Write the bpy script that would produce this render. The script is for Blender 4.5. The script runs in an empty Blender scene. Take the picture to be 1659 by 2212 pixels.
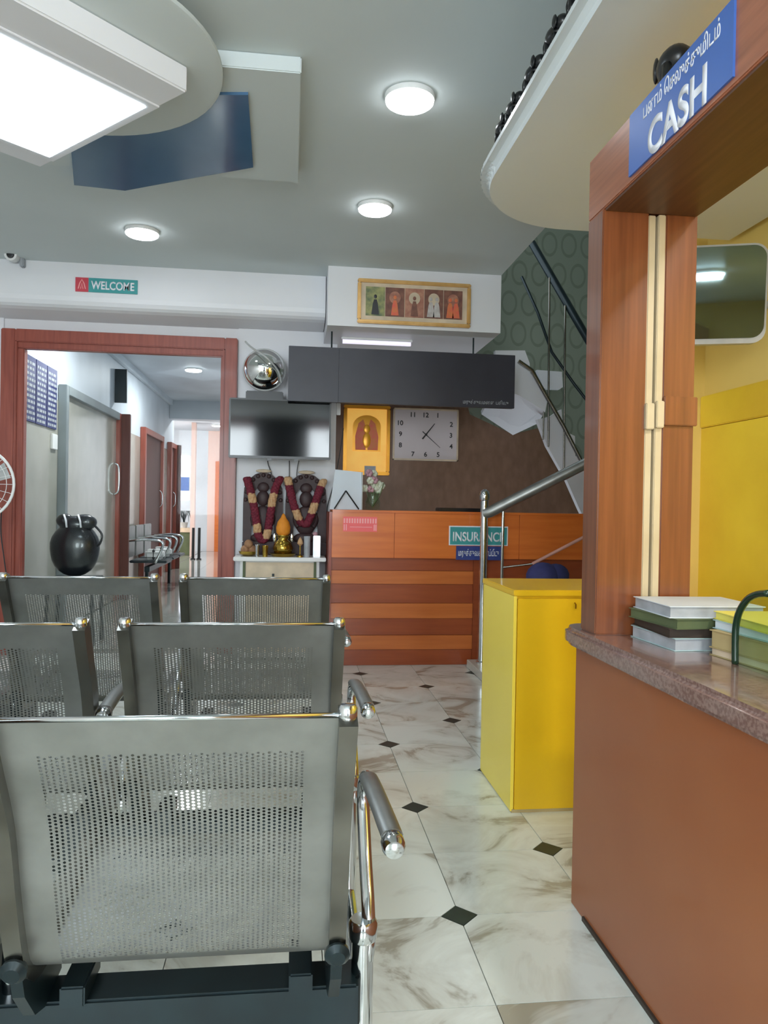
import bpy, bmesh, math, random
from mathutils import Vector, Matrix
random.seed(7)
C = bpy.context.scene.collection
PI = math.pi

# ------------------------------------------------------------------ camera
F = 1640.0
YAW = math.atan(201 / F); PITCH = -math.atan(12 / F); ROLL = 0.018
O = Vector((0, 0, 1.12))
fw = Vector((math.sin(YAW) * math.cos(PITCH), math.cos(YAW) * math.cos(PITCH), math.sin(PITCH)))
rt = Vector((math.cos(YAW), -math.sin(YAW), 0)); up = rt.cross(fw)
rt, up = rt * math.cos(ROLL) + up * math.sin(ROLL), up * math.cos(ROLL) - rt * math.sin(ROLL)
cd = bpy.data.cameras.new('camera'); cam = bpy.data.objects.new('camera', cd); C.objects.link(cam)
cd.sensor_fit = 'HORIZONTAL'; cd.sensor_width = 36; cd.lens = F * 36 / 1659; cd.clip_start = 0.02; cd.clip_end = 200
cam.matrix_world = Matrix(((rt.x, up.x, -fw.x, O.x), (rt.y, up.y, -fw.y, O.y), (rt.z, up.z, -fw.z, O.z), (0, 0, 0, 1)))
bpy.context.scene.camera = cam

def P(x, y, X=None, Y=None, Z=None):
    """world point on the photograph's sight line (x, y) where it meets a plane of the room"""
    d = fw + rt * ((x - 829.5) / F) - up * ((y - 1106) / F)
    t = X / d.x if X is not None else (Y / d.y if Y is not None else (Z - O.z) / d.z)
    return O + d * t

# ------------------------------------------------------------------ world, light, exposure
vs = bpy.context.scene.view_settings
vs.view_transform = 'Standard'; vs.look = 'None'; vs.exposure = 0.0; vs.gamma = 1.0; vs.use_curve_mapping = False
w = bpy.data.worlds.new('world'); bpy.context.scene.world = w; w.use_nodes = True
bg = w.node_tree.nodes['Background']; bg.inputs[0].default_value = (0.80, 0.92, 1.0, 1); bg.inputs[1].default_value = 2.4

def area(name, loc, rot, sx, sy, power, col=(1, 1, 1)):
    l = bpy.data.lights.new(name, 'AREA'); l.shape = 'RECTANGLE'; l.size = sx; l.size_y = sy; l.energy = power; l.color = col
    o = bpy.data.objects.new(name, l); C.objects.link(o); o.location = loc; o.rotation_euler = rot
    return o
# daylight through the two glazed openings of the entrance front, behind the camera
area('daylight_entrance_left', (-1.45, -3.7, 1.72), (math.radians(90), 0, 0), 1.5, 1.66, 160, (0.86, 0.95, 1.0))
area('daylight_entrance_right', (1.05, -3.7, 1.72), (math.radians(90), 0, 0), 1.5, 1.66, 160, (0.86, 0.95, 1.0))
# daylight in the far room at the end of the corridor
area('daylight_corridor_end', (-3.9, 15.6, 1.5), (0, math.radians(-90), 0), 2.0, 3.0, 110, (1.0, 0.88, 0.83))

# ------------------------------------------------------------------ materials
def lin(c):
    return tuple(((v / 255) / 12.92 if v / 255 <= 0.04045 else ((v / 255 + 0.055) / 1.055) ** 2.4) for v in c) + (1,)
M = {}
def mat(name, col, rough=0.5, metal=0.0, kind=None, col2=None, scale=8.0, bump=0.0, emit=0.0, spec=0.5, coat=0.0, stretch=(1, 1, 1)):
    m = bpy.data.materials.new(name); m.use_nodes = True; M[name] = m
    nt = m.node_tree; N = nt.nodes; L = nt.links; b = N['Principled BSDF']
    b.inputs['Base Color'].default_value = lin(col); b.inputs['Roughness'].default_value = rough
    b.inputs['Metallic'].default_value = metal; b.inputs['Specular IOR Level'].default_value = spec
    b.inputs['Coat Weight'].default_value = coat; b.inputs['Coat Roughness'].default_value = 0.08
    if emit:
        b.inputs['Emission Color'].default_value = lin(col); b.inputs['Emission Strength'].default_value = emit
    if kind in ('wood', 'noise', 'speckle', 'marble'):
        tc = N.new('ShaderNodeTexCoord'); mp = N.new('ShaderNodeMapping'); L.new(tc.outputs['Object'], mp.inputs['Vector'])
        mp.inputs['Scale'].default_value = stretch
        rmp = N.new('ShaderNodeValToRGB'); nz = N.new('ShaderNodeTexNoise'); nz.inputs['Scale'].default_value = scale
        nz.inputs['Detail'].default_value = 5
        vec = mp.outputs['Vector']
        if kind == 'marble':
            geo = N.new('ShaderNodeNewGeometry'); L.new(geo.outputs['Position'], mp.inputs['Vector'])
            oi = N.new('ShaderNodeObjectInfo'); mul = N.new('ShaderNodeVectorMath'); mul.operation = 'SCALE'
            comb = N.new('ShaderNodeCombineXYZ'); 
            for i in range(3): L.new(oi.outputs['Random'], comb.inputs[i])
            L.new(comb.outputs[0], mul.inputs[0]); mul.inputs['Scale'].default_value = 30
            add = N.new('ShaderNodeVectorMath'); L.new(mp.outputs['Vector'], add.inputs[0]); L.new(mul.outputs[0], add.inputs[1]); vec = add.outputs[0]
            nz.inputs['Distortion'].default_value = 1.6
            nz.inputs['Roughness'].default_value = 0.62
        L.new(vec, nz.inputs['Vector']); L.new(nz.outputs['Fac'], rmp.inputs['Fac'])
        e = rmp.color_ramp.elements
        if kind == 'marble':
            e[0].position = 0.36; e[0].color = lin(col2); e[1].position = 0.56; e[1].color = lin(col)
            q = e.new(0.43); mixc = [(a * 0.3 + b2 * 0.7) for a, b2 in zip(lin(col2), lin(col))]; q.color = mixc
        elif kind == 'speckle':
            e[0].position = 0.42; e[0].color = lin(col2); e[1].position = 0.58; e[1].color = lin(col)
        else:
            e[0].position = 0.3; e[0].color = lin(col2 or tuple(int(v * .85) for v in col)); e[1].position = 0.7; e[1].color = lin(col)
        L.new(rmp.outputs[0], b.inputs['Base Color'])
        if bump:
            bp = N.new('ShaderNodeBump'); bp.inputs['Strength'].default_value = bump; bp.inputs['Distance'].default_value = 0.002
            L.new(nz.outputs['Fac'], bp.inputs['Height']); L.new(bp.outputs[0], b.inputs['Normal'])
    return m
mat('ceiling_paint', (210, 218, 218), 0.75, kind='noise', col2=(204, 212, 212), scale=1.2)
mat('white_paint', (232, 232, 236), 0.45, kind='noise', col2=(224, 225, 228), scale=1.5)
mat('canopy_paint', (228, 234, 236), 0.3, kind='noise', col2=(222, 228, 228), scale=1.0)
mat('cream_paint', (246, 214, 124), 0.35, kind='noise', col2=(238, 206, 112), scale=1.4)
mat('booth_yellow', (255, 220, 58), 0.32, kind='noise', col2=(226, 180, 34), scale=1.4)
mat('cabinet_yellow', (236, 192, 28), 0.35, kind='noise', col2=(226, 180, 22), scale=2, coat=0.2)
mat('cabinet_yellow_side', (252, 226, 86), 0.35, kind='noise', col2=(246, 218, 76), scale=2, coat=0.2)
mat('frame_wood', (158, 78, 60), 0.4, kind='wood', col2=(134, 60, 46), scale=6, stretch=(9, 9, 0.6), coat=0.1)
mat('door_brown', (104, 62, 54), 0.55, kind='wood', col2=(88, 50, 42), scale=6, stretch=(9, 9, 0.6), spec=0.2)
mat('desk_wood', (220, 118, 46), 0.35, kind='wood', col2=(204, 100, 34), scale=3, stretch=(0.8, 8, 9), coat=0.2)
mat('desk_wood_dark', (164, 78, 36), 0.38, kind='wood', col2=(146, 64, 28), scale=3, stretch=(0.8, 8, 9), coat=0.15)
mat('grey_frame', (132, 142, 144), 0.4, kind='noise', scale=3)
mat('desk_wood_light', (208, 116, 54), 0.36, kind='wood', col2=(192, 100, 42), scale=3, stretch=(0.8, 8, 9), coat=0.15)
mat('pillar_wood', (134, 77, 45), 0.3, kind='wood', col2=(110, 60, 34), scale=5, stretch=(14, 14, 0.5), coat=0.5)
mat('soffit_shade_wood', (98, 64, 42), 0.45, kind='wood', col2=(80, 50, 32), scale=5, stretch=(14, 0.5, 14))  # darker wood tone, shade under the cash beam put into the colour
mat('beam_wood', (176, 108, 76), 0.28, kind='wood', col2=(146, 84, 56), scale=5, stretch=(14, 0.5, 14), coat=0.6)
mat('counter_laminate', (158, 94, 54), 0.4, kind='noise', col2=(148, 82, 44), scale=2.5, bump=0.1, coat=0.15)
mat('granite', (150, 120, 110), 0.16, kind='speckle', col2=(124, 92, 84), scale=130, coat=0.6)
mat('marble', (230, 237, 230), 0.16, kind='marble', col2=(172, 170, 156), scale=2.6, coat=0.3)
mat('marble_plain', (214, 214, 204), 0.2, kind='noise', col2=(190, 190, 180), scale=3)
mat('inlay', (44, 62, 56), 0.42, kind='noise', col2=(34, 48, 44), scale=20)
mat('grout', (120, 118, 108), 0.8, kind='noise', scale=30)
mat('brown_wall', (124, 94, 76), 0.4, kind='noise', col2=(108, 80, 62), scale=9, stretch=(2, 2, 1))
mat('black_board', (50, 50, 60), 0.4, kind='noise', col2=(44, 44, 54), scale=6)
mat('chrome', (214, 218, 220), 0.12, 1.0, kind='noise', col2=(202, 206, 208), scale=30)
mat('steel_sheet', (160, 161, 158), 0.42, 0.9, kind='noise', col2=(142, 143, 140), scale=14)
mat('rail_metal', (132, 130, 124), 0.22, 1.0, kind='noise', col2=(112, 108, 102), scale=9)
mat('dark_steel', (26, 42, 46), 0.35, 0.3, kind='noise', col2=(20, 32, 36), scale=12)
mat('black_plastic', (20, 22, 24), 0.3, kind='noise', col2=(14, 16, 18), scale=10)
mat('screen', (10, 13, 15), 0.07, kind='noise', col2=(8, 10, 12), scale=3, spec=0.5)
mat('mirror_glass', (112, 138, 146), 0.03, 0.95, kind='noise', col2=(108, 134, 142), scale=2)
mat('ball_mirror', (236, 238, 236), 0.02, 1.0, kind='noise', col2=(228, 230, 228), scale=4)
mat('blue_glass', (78, 116, 152), 0.15, kind='noise', col2=(70, 106, 142), scale=2, coat=0.3)
mat('grey_plastic', (196, 198, 196), 0.4, kind='noise', scale=8)
mat('white_plastic', (236, 236, 234), 0.35, kind='noise', col2=(228, 228, 226), scale=8)
mat('beige_plastic', (206, 190, 158), 0.4, kind='noise', col2=(192, 174, 140), scale=6)
mat('teal_sign', (64, 158, 160), 0.4, kind='noise', col2=(56, 148, 150), scale=6)
mat('red_sign', (206, 70, 84), 0.4, kind='noise', col2=(196, 62, 76), scale=6)
mat('blue_sign', (72, 112, 190), 0.35, kind='noise', col2=(64, 102, 178), scale=4)
mat('navy_sign', (52, 70, 140), 0.4, kind='noise', col2=(44, 60, 128), scale=6)
mat('board_navy', (58, 62, 112), 0.4, kind='noise', col2=(50, 54, 100), scale=6)
mat('pink_sign', (246, 110, 110), 0.5, kind='noise', col2=(240, 100, 102), scale=6)
mat('pink_light', (252, 176, 176), 0.5, kind='noise', col2=(248, 166, 168), scale=6)
mat('letter_white', (240, 240, 246), 0.5, kind='noise', scale=20, col2=(232, 232, 240))
mat('letter_grey', (176, 180, 186), 0.5, kind='noise', scale=20)
mat('gold', (226, 184, 120), 0.35, 0.4, kind='noise', col2=(206, 160, 92), scale=12)
mat('gold_bright', (246, 178, 52), 0.3, 0.35, kind='noise', col2=(232, 158, 38), scale=10)
mat('mount_cream', (226, 206, 178), 0.5, kind='noise', scale=8)
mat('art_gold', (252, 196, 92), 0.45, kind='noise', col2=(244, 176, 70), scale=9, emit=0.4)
mat('art_red', (226, 96, 80), 0.5, kind='noise', col2=(214, 130, 70), scale=30)
mat('art_flesh', (190, 138, 112), 0.5, kind='noise', col2=(150, 92, 78), scale=26)
mat('art_green', (86, 104, 78), 0.5, kind='noise', col2=(176, 172, 110), scale=22)
mat('art_brown', (138, 92, 74), 0.5, kind='noise', col2=(104, 66, 58), scale=24)
mat('art_white', (206, 202, 198), 0.5, kind='noise', col2=(170, 160, 156), scale=26)
mat('clock_face', (214, 204, 206), 0.4, kind='noise', col2=(208, 198, 200), scale=3)
mat('clock_black', (44, 44, 48), 0.4, kind='noise', scale=8)
mat('idol_wood', (70, 48, 48), 0.55, kind='noise', col2=(52, 34, 36), scale=18, bump=0.3)
mat('garland_red', (122, 32, 52), 0.8, kind='noise', col2=(94, 22, 40), scale=60, bump=0.8)
mat('garland_pale', (206, 172, 130), 0.8, kind='noise', col2=(186, 140, 100), scale=60, bump=0.8)
mat('brass', (196, 168, 80), 0.2, 0.95, kind='noise', col2=(164, 134, 56), scale=14)
mat('orange_cloth', (228, 146, 40), 0.7, kind='noise', col2=(214, 128, 30), scale=30, bump=0.3)
mat('coconut', (176, 134, 100), 0.85, kind='noise', col2=(140, 100, 72), scale=40, bump=0.6)
mat('paper', (212, 220, 228), 0.6, kind='noise', col2=(204, 212, 220), scale=4)
mat('paper_yellow', (232, 222, 110), 0.6, kind='noise', col2=(222, 208, 90), scale=6)
mat('paper_blue', (176, 200, 200), 0.6, kind='noise', col2=(160, 186, 190), scale=6)
mat('folder_tan', (186, 166, 118), 0.6, kind='noise', col2=(172, 150, 102), scale=7)
mat('folder_dark', (62, 50, 40), 0.6, kind='noise', col2=(50, 40, 34), scale=7)
mat('folder_green', (92, 104, 70), 0.6, kind='noise', scale=7)
mat('folder_pink', (220, 160, 146), 0.6, kind='noise', scale=7)
mat('glass_edge', (26, 52, 36), 0.2, kind='noise', col2=(20, 44, 30), scale=9)
mat('flower_white', (222, 222, 206), 0.7, kind='noise', col2=(190, 196, 170), scale=40)
mat('flower_pink', (196, 150, 160), 0.7, kind='noise', scale=40)
mat('leaf', (120, 134, 92), 0.6, kind='noise', scale=30)
mat('black_leather', (22, 26, 34), 0.3, kind='noise', col2=(14, 18, 24), scale=5, coat=0.4)
mat('blue_cloth', (56, 58, 112), 0.8, kind='noise', col2=(44, 46, 92), scale=14)
mat('corridor_paint', (216, 224, 232), 0.5, kind='noise', scale=1)
mat('pink_paint', (236, 206, 196), 0.5, kind='noise', col2=(230, 196, 184), scale=1)
mat('tile_wall', (180, 177, 165), 0.15, kind='noise', col2=(164, 162, 150), scale=3, coat=0.5)
mat('corridor_floor', (186, 186, 178), 0.1, kind='noise', col2=(172, 172, 164), scale=2, coat=0.5)
mat('blind_glow', (236, 240, 255), 0.5, emit=2.2)
mat('lamp_glow', (244, 250, 255), 0.5, emit=20.0)
mat('panel_glow', (226, 242, 255), 0.5, emit=13.0)
mat('tube_glow', (226, 220, 244), 0.5, emit=0.9)
mat('stair_white', (226, 227, 232), 0.5, kind='noise', col2=(218, 219, 224), scale=2)

def glass(name, col, f=0.035):
    m = bpy.data.materials.new(name); m.use_nodes = True; M[name] = m; nt = m.node_tree; N = nt.nodes; L = nt.links
    N.remove(N['Principled BSDF']); out = N['Material Output']
    tr = N.new('ShaderNodeBsdfTransparent'); tr.inputs[0].default_value = lin(col); gl = N.new('ShaderNodeBsdfGlossy'); gl.inputs['Roughness'].default_value = 0.02
    lw = N.new('ShaderNodeLayerWeight'); pw = N.new('ShaderNodeMath'); pw.operation = 'POWER'; L.new(lw.outputs['Facing'], pw.inputs[0]); pw.inputs[1].default_value = 4.5
    fr = N.new('ShaderNodeMath'); fr.operation = 'MULTIPLY_ADD'; L.new(pw.outputs[0], fr.inputs[0]); fr.inputs[1].default_value = 0.4; fr.inputs[2].default_value = f; mx = N.new('ShaderNodeMixShader')
    L.new(fr.outputs[0], mx.inputs[0]); L.new(tr.outputs[0], mx.inputs[1]); L.new(gl.outputs[0], mx.inputs[2]); L.new(mx.outputs[0], out.inputs[0])
glass('clear_glass', (250, 252, 251), 0.004); glass('green_glass', (238, 247, 240))

def wallpaper():
    m = mat('wallpaper', (96, 104, 92), 0.5); nt = m.node_tree; N = nt.nodes; L = nt.links; b = N['Principled BSDF']
    g = N.new('ShaderNodeNewGeometry'); sx = N.new('ShaderNodeSeparateXYZ'); L.new(g.outputs['Position'], sx.inputs[0])
    def mth(op, a, bb=None):
        n = N.new('ShaderNodeMath'); n.operation = op
        for i, v in enumerate((a, bb)):
            if v is None: continue
            if isinstance(v, (int, float)): n.inputs[i].default_value = v
            else: L.new(v, n.inputs[i])
        return n.outputs[0]
    u = mth('DIVIDE', sx.outputs['X'], 0.20); v = mth('DIVIDE', sx.outputs['Z'], 0.30)
    row = mth('MODULO', mth('FLOOR', v), 2.0)
    fu = mth('SUBTRACT', mth('FRACT', mth('ADD', u, mth('MULTIPLY', row, 0.5))), 0.5)
    fv = mth('SUBTRACT', mth('FRACT', v), 0.5)
    d = mth('SQRT', mth('ADD', mth('MULTIPLY', fu, fu), mth('MULTIPLY', fv, fv)))
    ring = mth('LESS_THAN', mth('ABSOLUTE', mth('SUBTRACT', d, 0.36)), 0.05)
    mx = N.new('ShaderNodeMix'); mx.data_type = 'RGBA'; L.new(ring, mx.inputs[0])
    mx.inputs[6].default_value = lin((126, 134, 120)); mx.inputs[7].default_value = lin((110, 118, 103)); L.new(mx.outputs[2], b.inputs['Base Color'])
wallpaper()

# ------------------------------------------------------------------ object helpers
BASE = {}
def obj(name, bm, m, parent=None, smooth=False, kind=None):
    """link a bmesh (world coordinates) as one mesh object; under a parent its origin follows the parent's base"""
    me = bpy.data.meshes.new(name)
    off = BASE.get(parent.name, Vector()) if parent else None
    if off is None:
        vs_ = [v.co for v in bm.verts]
        if vs_:
            mn = Vector([min(c[i] for c in vs_) for i in range(3)]); mx = Vector([max(c[i] for c in vs_) for i in range(3)])
            off = Vector(((mn.x + mx.x) / 2, (mn.y + mx.y) / 2, mn.z))
        else: off = Vector()
    bmesh.ops.translate(bm, verts=bm.verts, vec=-off)
    bmesh.ops.recalc_face_normals(bm, faces=bm.faces)
    bm.to_mesh(me); bm.free()
    if smooth:
        for p in me.polygons: p.use_smooth = True
        if smooth == 'auto':
            try: me.set_sharp_from_angle(angle=math.radians(40))
            except Exception: pass
    me.materials.append(M[m])
    o = bpy.data.objects.new(name, me); C.objects.link(o)
    if parent: o.parent = parent; o.location = (0, 0, 0)
    else: o.location = off
    BASE[o.name] = off.copy()
    if kind: o['kind'] = kind
    return o
def tag(o, label=None, cat=None, group=None, kind=None):
    if label: o['label'] = label
    if cat: o['category'] = cat
    if group: o['group'] = group
    if kind: o['kind'] = kind
    return o
def thing(name, loc, label=None, cat=None, group=None, kind=None):
    o = bpy.data.objects.new(name, None); o.empty_display_size = 0.05; C.objects.link(o); o.location = Vector(loc)
    BASE[o.name] = Vector(loc); return tag(o, label, cat, group, kind)
def copy_tree(o, parent=None):
    c = o.copy(); C.objects.link(c)
    if parent: c.parent = parent
    for ch in list(o.children): copy_tree(ch, c)
    return c

def B(): return bmesh.new()
def box(bm, x0, x1, y0, y1, z0, z1, bev=0.0, rot=None, seg=2):
    t = bmesh.new(); bmesh.ops.create_cube(t, size=1)
    for v in t.verts: v.co = Vector(((v.co.x) * (x1 - x0), v.co.y * (y1 - y0), v.co.z * (z1 - z0)))
    if bev: bmesh.ops.bevel(t, geom=t.edges[:], offset=bev, segments=seg, affect='EDGES')
    c = Vector(((x0 + x1) / 2, (y0 + y1) / 2, (z0 + z1) / 2))
    if rot: bmesh.ops.transform(t, matrix=rot.to_4x4(), verts=t.verts)
    bmesh.ops.translate(t, vec=c, verts=t.verts)
    me = bpy.data.meshes.new('t'); t.to_mesh(me); t.free(); bm.from_mesh(me); bpy.data.meshes.remove(me)
    return bm
def bx(*a, **k): return box(B(), *a, **k)
def prism(pts, d, bm=None, bev=0.0):
    """closed polygon of 3D points pushed along vector d"""
    t = bmesh.new(); pts = [Vector(p) for p in pts]; d = Vector(d)
    a = [t.verts.new(p) for p in pts]; b = [t.verts.new(p + d) for p in pts]; n = len(a)
    t.faces.new(a); t.faces.new(list(reversed(b)))
    for i in range(n): t.faces.new((a[i], b[i], b[(i + 1) % n], a[(i + 1) % n]))
    bmesh.ops.recalc_face_normals(t, faces=t.faces)
    if bev: bmesh.ops.bevel(t, geom=t.edges[:], offset=bev, segments=3, affect='EDGES')
    if bm is None: return t
    me = bpy.data.meshes.new('t'); t.to_mesh(me); t.free(); bm.from_mesh(me); bpy.data.meshes.remove(me); return bm
def lathe(prof, c, bm=None, n=24, axis=None):
    """prof: list of (radius, height)"""
    t = bmesh.new(); rings = []
    q = Vector((0, 0, 1)).rotation_difference(Vector(axis).normalized()) if axis is not None else None
    for r, z in prof:
        ring = []
        for i in range(n):
            p = Vector((r * math.cos(2 * PI * i / n), r * math.sin(2 * PI * i / n), z))
            if q: p = q @ p
            ring.append(t.verts.new(p + Vector(c)))
        rings.append(ring)
    for a, b in zip(rings, rings[1:]):
        for i in range(n): t.faces.new((a[i], a[(i + 1) % n], b[(i + 1) % n], b[i]))
    for ring, r in ((rings[0], prof[0][0]), (rings[-1], prof[-1][0])):
        if r > 1e-4: t.faces.new(ring)
    bmesh.ops.remove_doubles(t, verts=t.verts, dist=1e-5)
    bmesh.ops.recalc_face_normals(t, faces=t.faces)
    if bm is None: return t
    me = bpy.data.meshes.new('t'); t.to_mesh(me); t.free(); bm.from_mesh(me); bpy.data.meshes.remove(me); return bm
def catmull(pts, k=6, closed=False):
    pts = [Vector(p) for p in pts]; out = []; n = len(pts)
    rng = range(n if closed else n - 1)
    for i in rng:
        g = (lambda j: pts[j % n]) if closed else (lambda j: pts[max(0, min(n - 1, j))])
        p0, p1, p2, p3 = g(i - 1), g(i), g(i + 1), g(i + 2)
        for s in range(k):
            t = s / k
            out.append(0.5 * ((2 * p1) + (p2 - p0) * t + (2 * p0 - 5 * p1 + 4 * p2 - p3) * t * t + (3 * p1 - p0 - 3 * p2 + p3) * t ** 3))
    if not closed: out.append(pts[-1])
    return out
def tube(pts, r, bm=None, n=10, closed=False, rf=None, flat=1.0, caps=True):
    t = bmesh.new(); pts = [Vector(p) for p in pts]; rings = []; m = len(pts); side = None
    for i, p in enumerate(pts):
        a = pts[(i - 1) % m] if (closed or i) else p; b = pts[(i + 1) % m] if (closed or i < m - 1) else p
        d = (b - a).normalized()
        if side is None:
            h = Vector((0, 0, 1)) if abs(d.z) < 0.9 else Vector((1, 0, 0)); side = d.cross(h).normalized()
        side = (side - d * side.dot(d)).normalized(); nn = d.cross(side)
        rr = rf(i / (m - 1)) * r if rf else r
        rings.append([t.verts.new(p + side * (rr * math.cos(2 * PI * j / n)) + nn * (rr * flat * math.sin(2 * PI * j / n))) for j in range(n)])
    pr = list(zip(rings, rings[1:])) + ([(rings[-1], rings[0])] if closed else [])
    for a, b in pr:
        for i in range(n): t.faces.new((a[i], a[(i + 1) % n], b[(i + 1) % n], b[i]))
    if not closed and caps: t.faces.new(rings[0]); t.faces.new(rings[-1])
    bmesh.ops.recalc_face_normals(t, faces=t.faces)
    if bm is None: return t
    me = bpy.data.meshes.new('t'); t.to_mesh(me); t.free(); bm.from_mesh(me); bpy.data.meshes.remove(me); return bm
def ball(c, r, bm=None, s=(1, 1, 1), n=16):
    t = bmesh.new(); bmesh.ops.create_uvsphere(t, u_segments=n, v_segments=max(6, n // 2), radius=r)
    for v in t.verts: v.co = Vector((v.co.x * s[0], v.co.y * s[1], v.co.z * s[2])) + Vector(c)
    if bm is None: return t
    me = bpy.data.meshes.new('t'); t.to_mesh(me); t.free(); bm.from_mesh(me); bpy.data.meshes.remove(me); return bm
def text(body, h, origin, ux, uz, width=None, extrude=0.0006, bold=0.0):
    """lettering as a mesh: origin = lower left corner, ux = reading direction, uz = up"""
    cu = bpy.data.curves.new('t', 'FONT'); cu.body = body; cu.size = 1; cu.extrude = 0; cu.offset = bold
    o = bpy.data.objects.new('t', cu); C.objects.link(o); dg = bpy.context.evaluated_depsgraph_get(); dg.update()
    me = bpy.data.meshes.new_from_object(o.evaluated_get(dg)); bpy.data.objects.remove(o); bpy.data.curves.remove(cu)
    t = bmesh.new(); t.from_mesh(me); bpy.data.meshes.remove(me)
    if not t.verts: return t
    x0 = min(v.co.x for v in t.verts); x1 = max(v.co.x for v in t.verts); y0 = min(v.co.y for v in t.verts); y1 = max(v.co.y for v in t.verts)
    s = h / max(1e-6, y1 - y0); sx = (width / (x1 - x0)) if width else s
    ux = Vector(ux).normalized(); uz = Vector(uz).normalized(); nn = ux.cross(uz)
    for v in t.verts: v.co = Vector(origin) + ux * ((v.co.x - x0) * sx) + uz * ((v.co.y - y0) * s)
    r = bmesh.ops.extrude_face_region(t, geom=t.faces[:]); bmesh.ops.translate(t, vec=nn * max(extrude, 0.0006), verts=[g for g in r['geom'] if isinstance(g, bmesh.types.BMVert)])
    return t

# ------------------------------------------------------------------ floor: square marble tiles with dark corner inlays
floor = thing('floor', (0, 0, -0.02), kind='structure')
obj('bedding', bx(-2.35, 3.4, -3.6, 5.95, -0.05, -0.006), 'grout', floor)
TX, TY, X0, Y0, KC = 0.382, 0.376, 0.478, 2.035, 0.052
tile_me = {}
for i in range(-7, 7):
    for j in range(-7, 10):
        x0 = X0 + i * TX; y0 = Y0 + j * TY; par = (i + j) % 2
        if x0 < -2.3 or y0 > 5.75: continue
        g = 0.0012
        key = ('t', par)
        if key not in tile_me:
            a, b, c, d = (g, g), (TX - g, g), (TX - g, TY - g), (g, TY - g); k = KC
            if par == 0: pts = [(k, g), b, (TX - g, TY - k), (TX - k, TY - g), d, (g, k)]
            else: pts = [a, (TX - k, g), (TX - g, k), c, (k, TY - g), (g, TY - k)]
            t = prism([(px, py, -0.012) for px, py in pts], (0, 0, 0.012)); bmesh.ops.recalc_face_normals(t, faces=t.faces)
            me = bpy.data.meshes.new('tile'); t.to_mesh(me); t.free(); me.materials.append(M['marble']); tile_me[key] = me
            if 'd' not in tile_me:
                k2 = KC - 0.002; t = prism([(k2, 0, -0.012), (0, k2, -0.012), (-k2, 0, -0.012), (0, -k2, -0.012)], (0, 0, 0.0125))
                me = bpy.data.meshes.new('inlay'); t.to_mesh(me); t.free(); me.materials.append(M['inlay']); tile_me['d'] = me
        o = bpy.data.objects.new('tile', tile_me[key]); C.objects.link(o); o.parent = floor; o.location = (x0, y0, 0.02)
        if par == 0:
            o = bpy.data.objects.new('diamond_inlay', tile_me['d']); C.objects.link(o); o.parent = floor; o.location = (x0, y0, 0.02)

# corridor floor: large polished tiles in a line of joints
cf = thing('floor', (-1.2, 12, -0.02), kind='structure')
obj('bedding', bx(-2.05, -0.4, 5.95, 18.2, -0.05, -0.004), 'grout', cf)
tm = None
for i in range(3):
    for j in range(20):
        x0 = -2.03 + i * 0.53; y0 = 5.96 + j * 0.6
        if tm is None:
            t = bx(0.001, 0.529, 0.001, 0.599, -0.012, 0); tm = bpy.data.meshes.new('tile'); t.to_mesh(tm); t.free(); tm.materials.append(M['corridor_floor'])
        o = bpy.data.objects.new('tile', tm); C.objects.link(o); o.parent = cf; o.location = Vector((x0, y0, 0)) - BASE[cf.name]
# ------------------------------------------------------------------ room shell
def struct(name, bm, m, parent=None): return obj(name, bm, m, parent, kind=None if parent else 'structure')
CZ = 2.755
struct('ceiling', prism([(-2.35, -3.6, CZ), (1.437, -3.6, CZ), (1.437, 6.0, CZ), (-2.35, 6.0, CZ)], (0, 0, 0.12)), 'ceiling_paint')
struct('ceiling', bx(1.437, 3.4, -3.6, 3.45, CZ, CZ + 0.12), 'ceiling_paint')
struct('wall_left', bx(-2.5, -2.35, -3.6, 5.8, 0, CZ), 'white_paint')
# entrance front behind the camera: two glazed openings either side of a dark pier
struct('wall_back', bx(-0.72, 0.32, -3.75, -3.6, 0, CZ), 'black_board')
struct('wall_back', bx(-2.5, -2.2, -3.75, -3.6, 0, CZ), 'white_paint')
struct('wall_back', bx(1.8, 3.4, -3.75, -3.6, 0, CZ), 'white_paint')
struct('wall_back', bx(-2.2, 1.8, -3.75, -3.6, 2.55, CZ), 'frame_wood')
struct('wall_back', bx(0.815, 1.9, -1.75, -1.62, 0, 2.3), 'cream_paint')  # unseen wall across the booth, added to keep entrance daylight off the post
# booth side wall with the rail band
WX = 1.9
struct('wall_right', bx(WX, WX + 0.12, -3.6, 3.33, 0, CZ), 'cream_paint')
struct('trim_1', bx(WX - 0.02, WX, -3.6, 3.33, 1.51, 1.655, bev=0.004), 'booth_yellow')
struct('trim_2', bx(WX - 0.012, WX, -3.6, 3.33, 0.0, 1.508), 'booth_yellow')
struct('wall_right', bx(1.52, 3.4, 3.33, 3.45, 0, 5.2), 'cream_paint')
# stairwell shell
struct('wall_back', bx(1.2, 3.6, 7.3, 7.42, 0, 5.2), 'wallpaper')
struct('wall_right', bx(3.4, 3.52, 3.33, 7.3, 0, 5.2), 'wallpaper')
struct('ceiling', bx(1.3, 3.5, 3.33, 7.4, 5.2, 5.3), 'ceiling_paint')
struct('wall_left', bx(1.437, 1.5, 3.45, 5.19, CZ + 0.12, 5.2), 'white_paint')
struct('wall_left', bx(1.437, 1.5, 6.62, 7.3, 2.3, 5.2), 'wallpaper')
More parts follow.
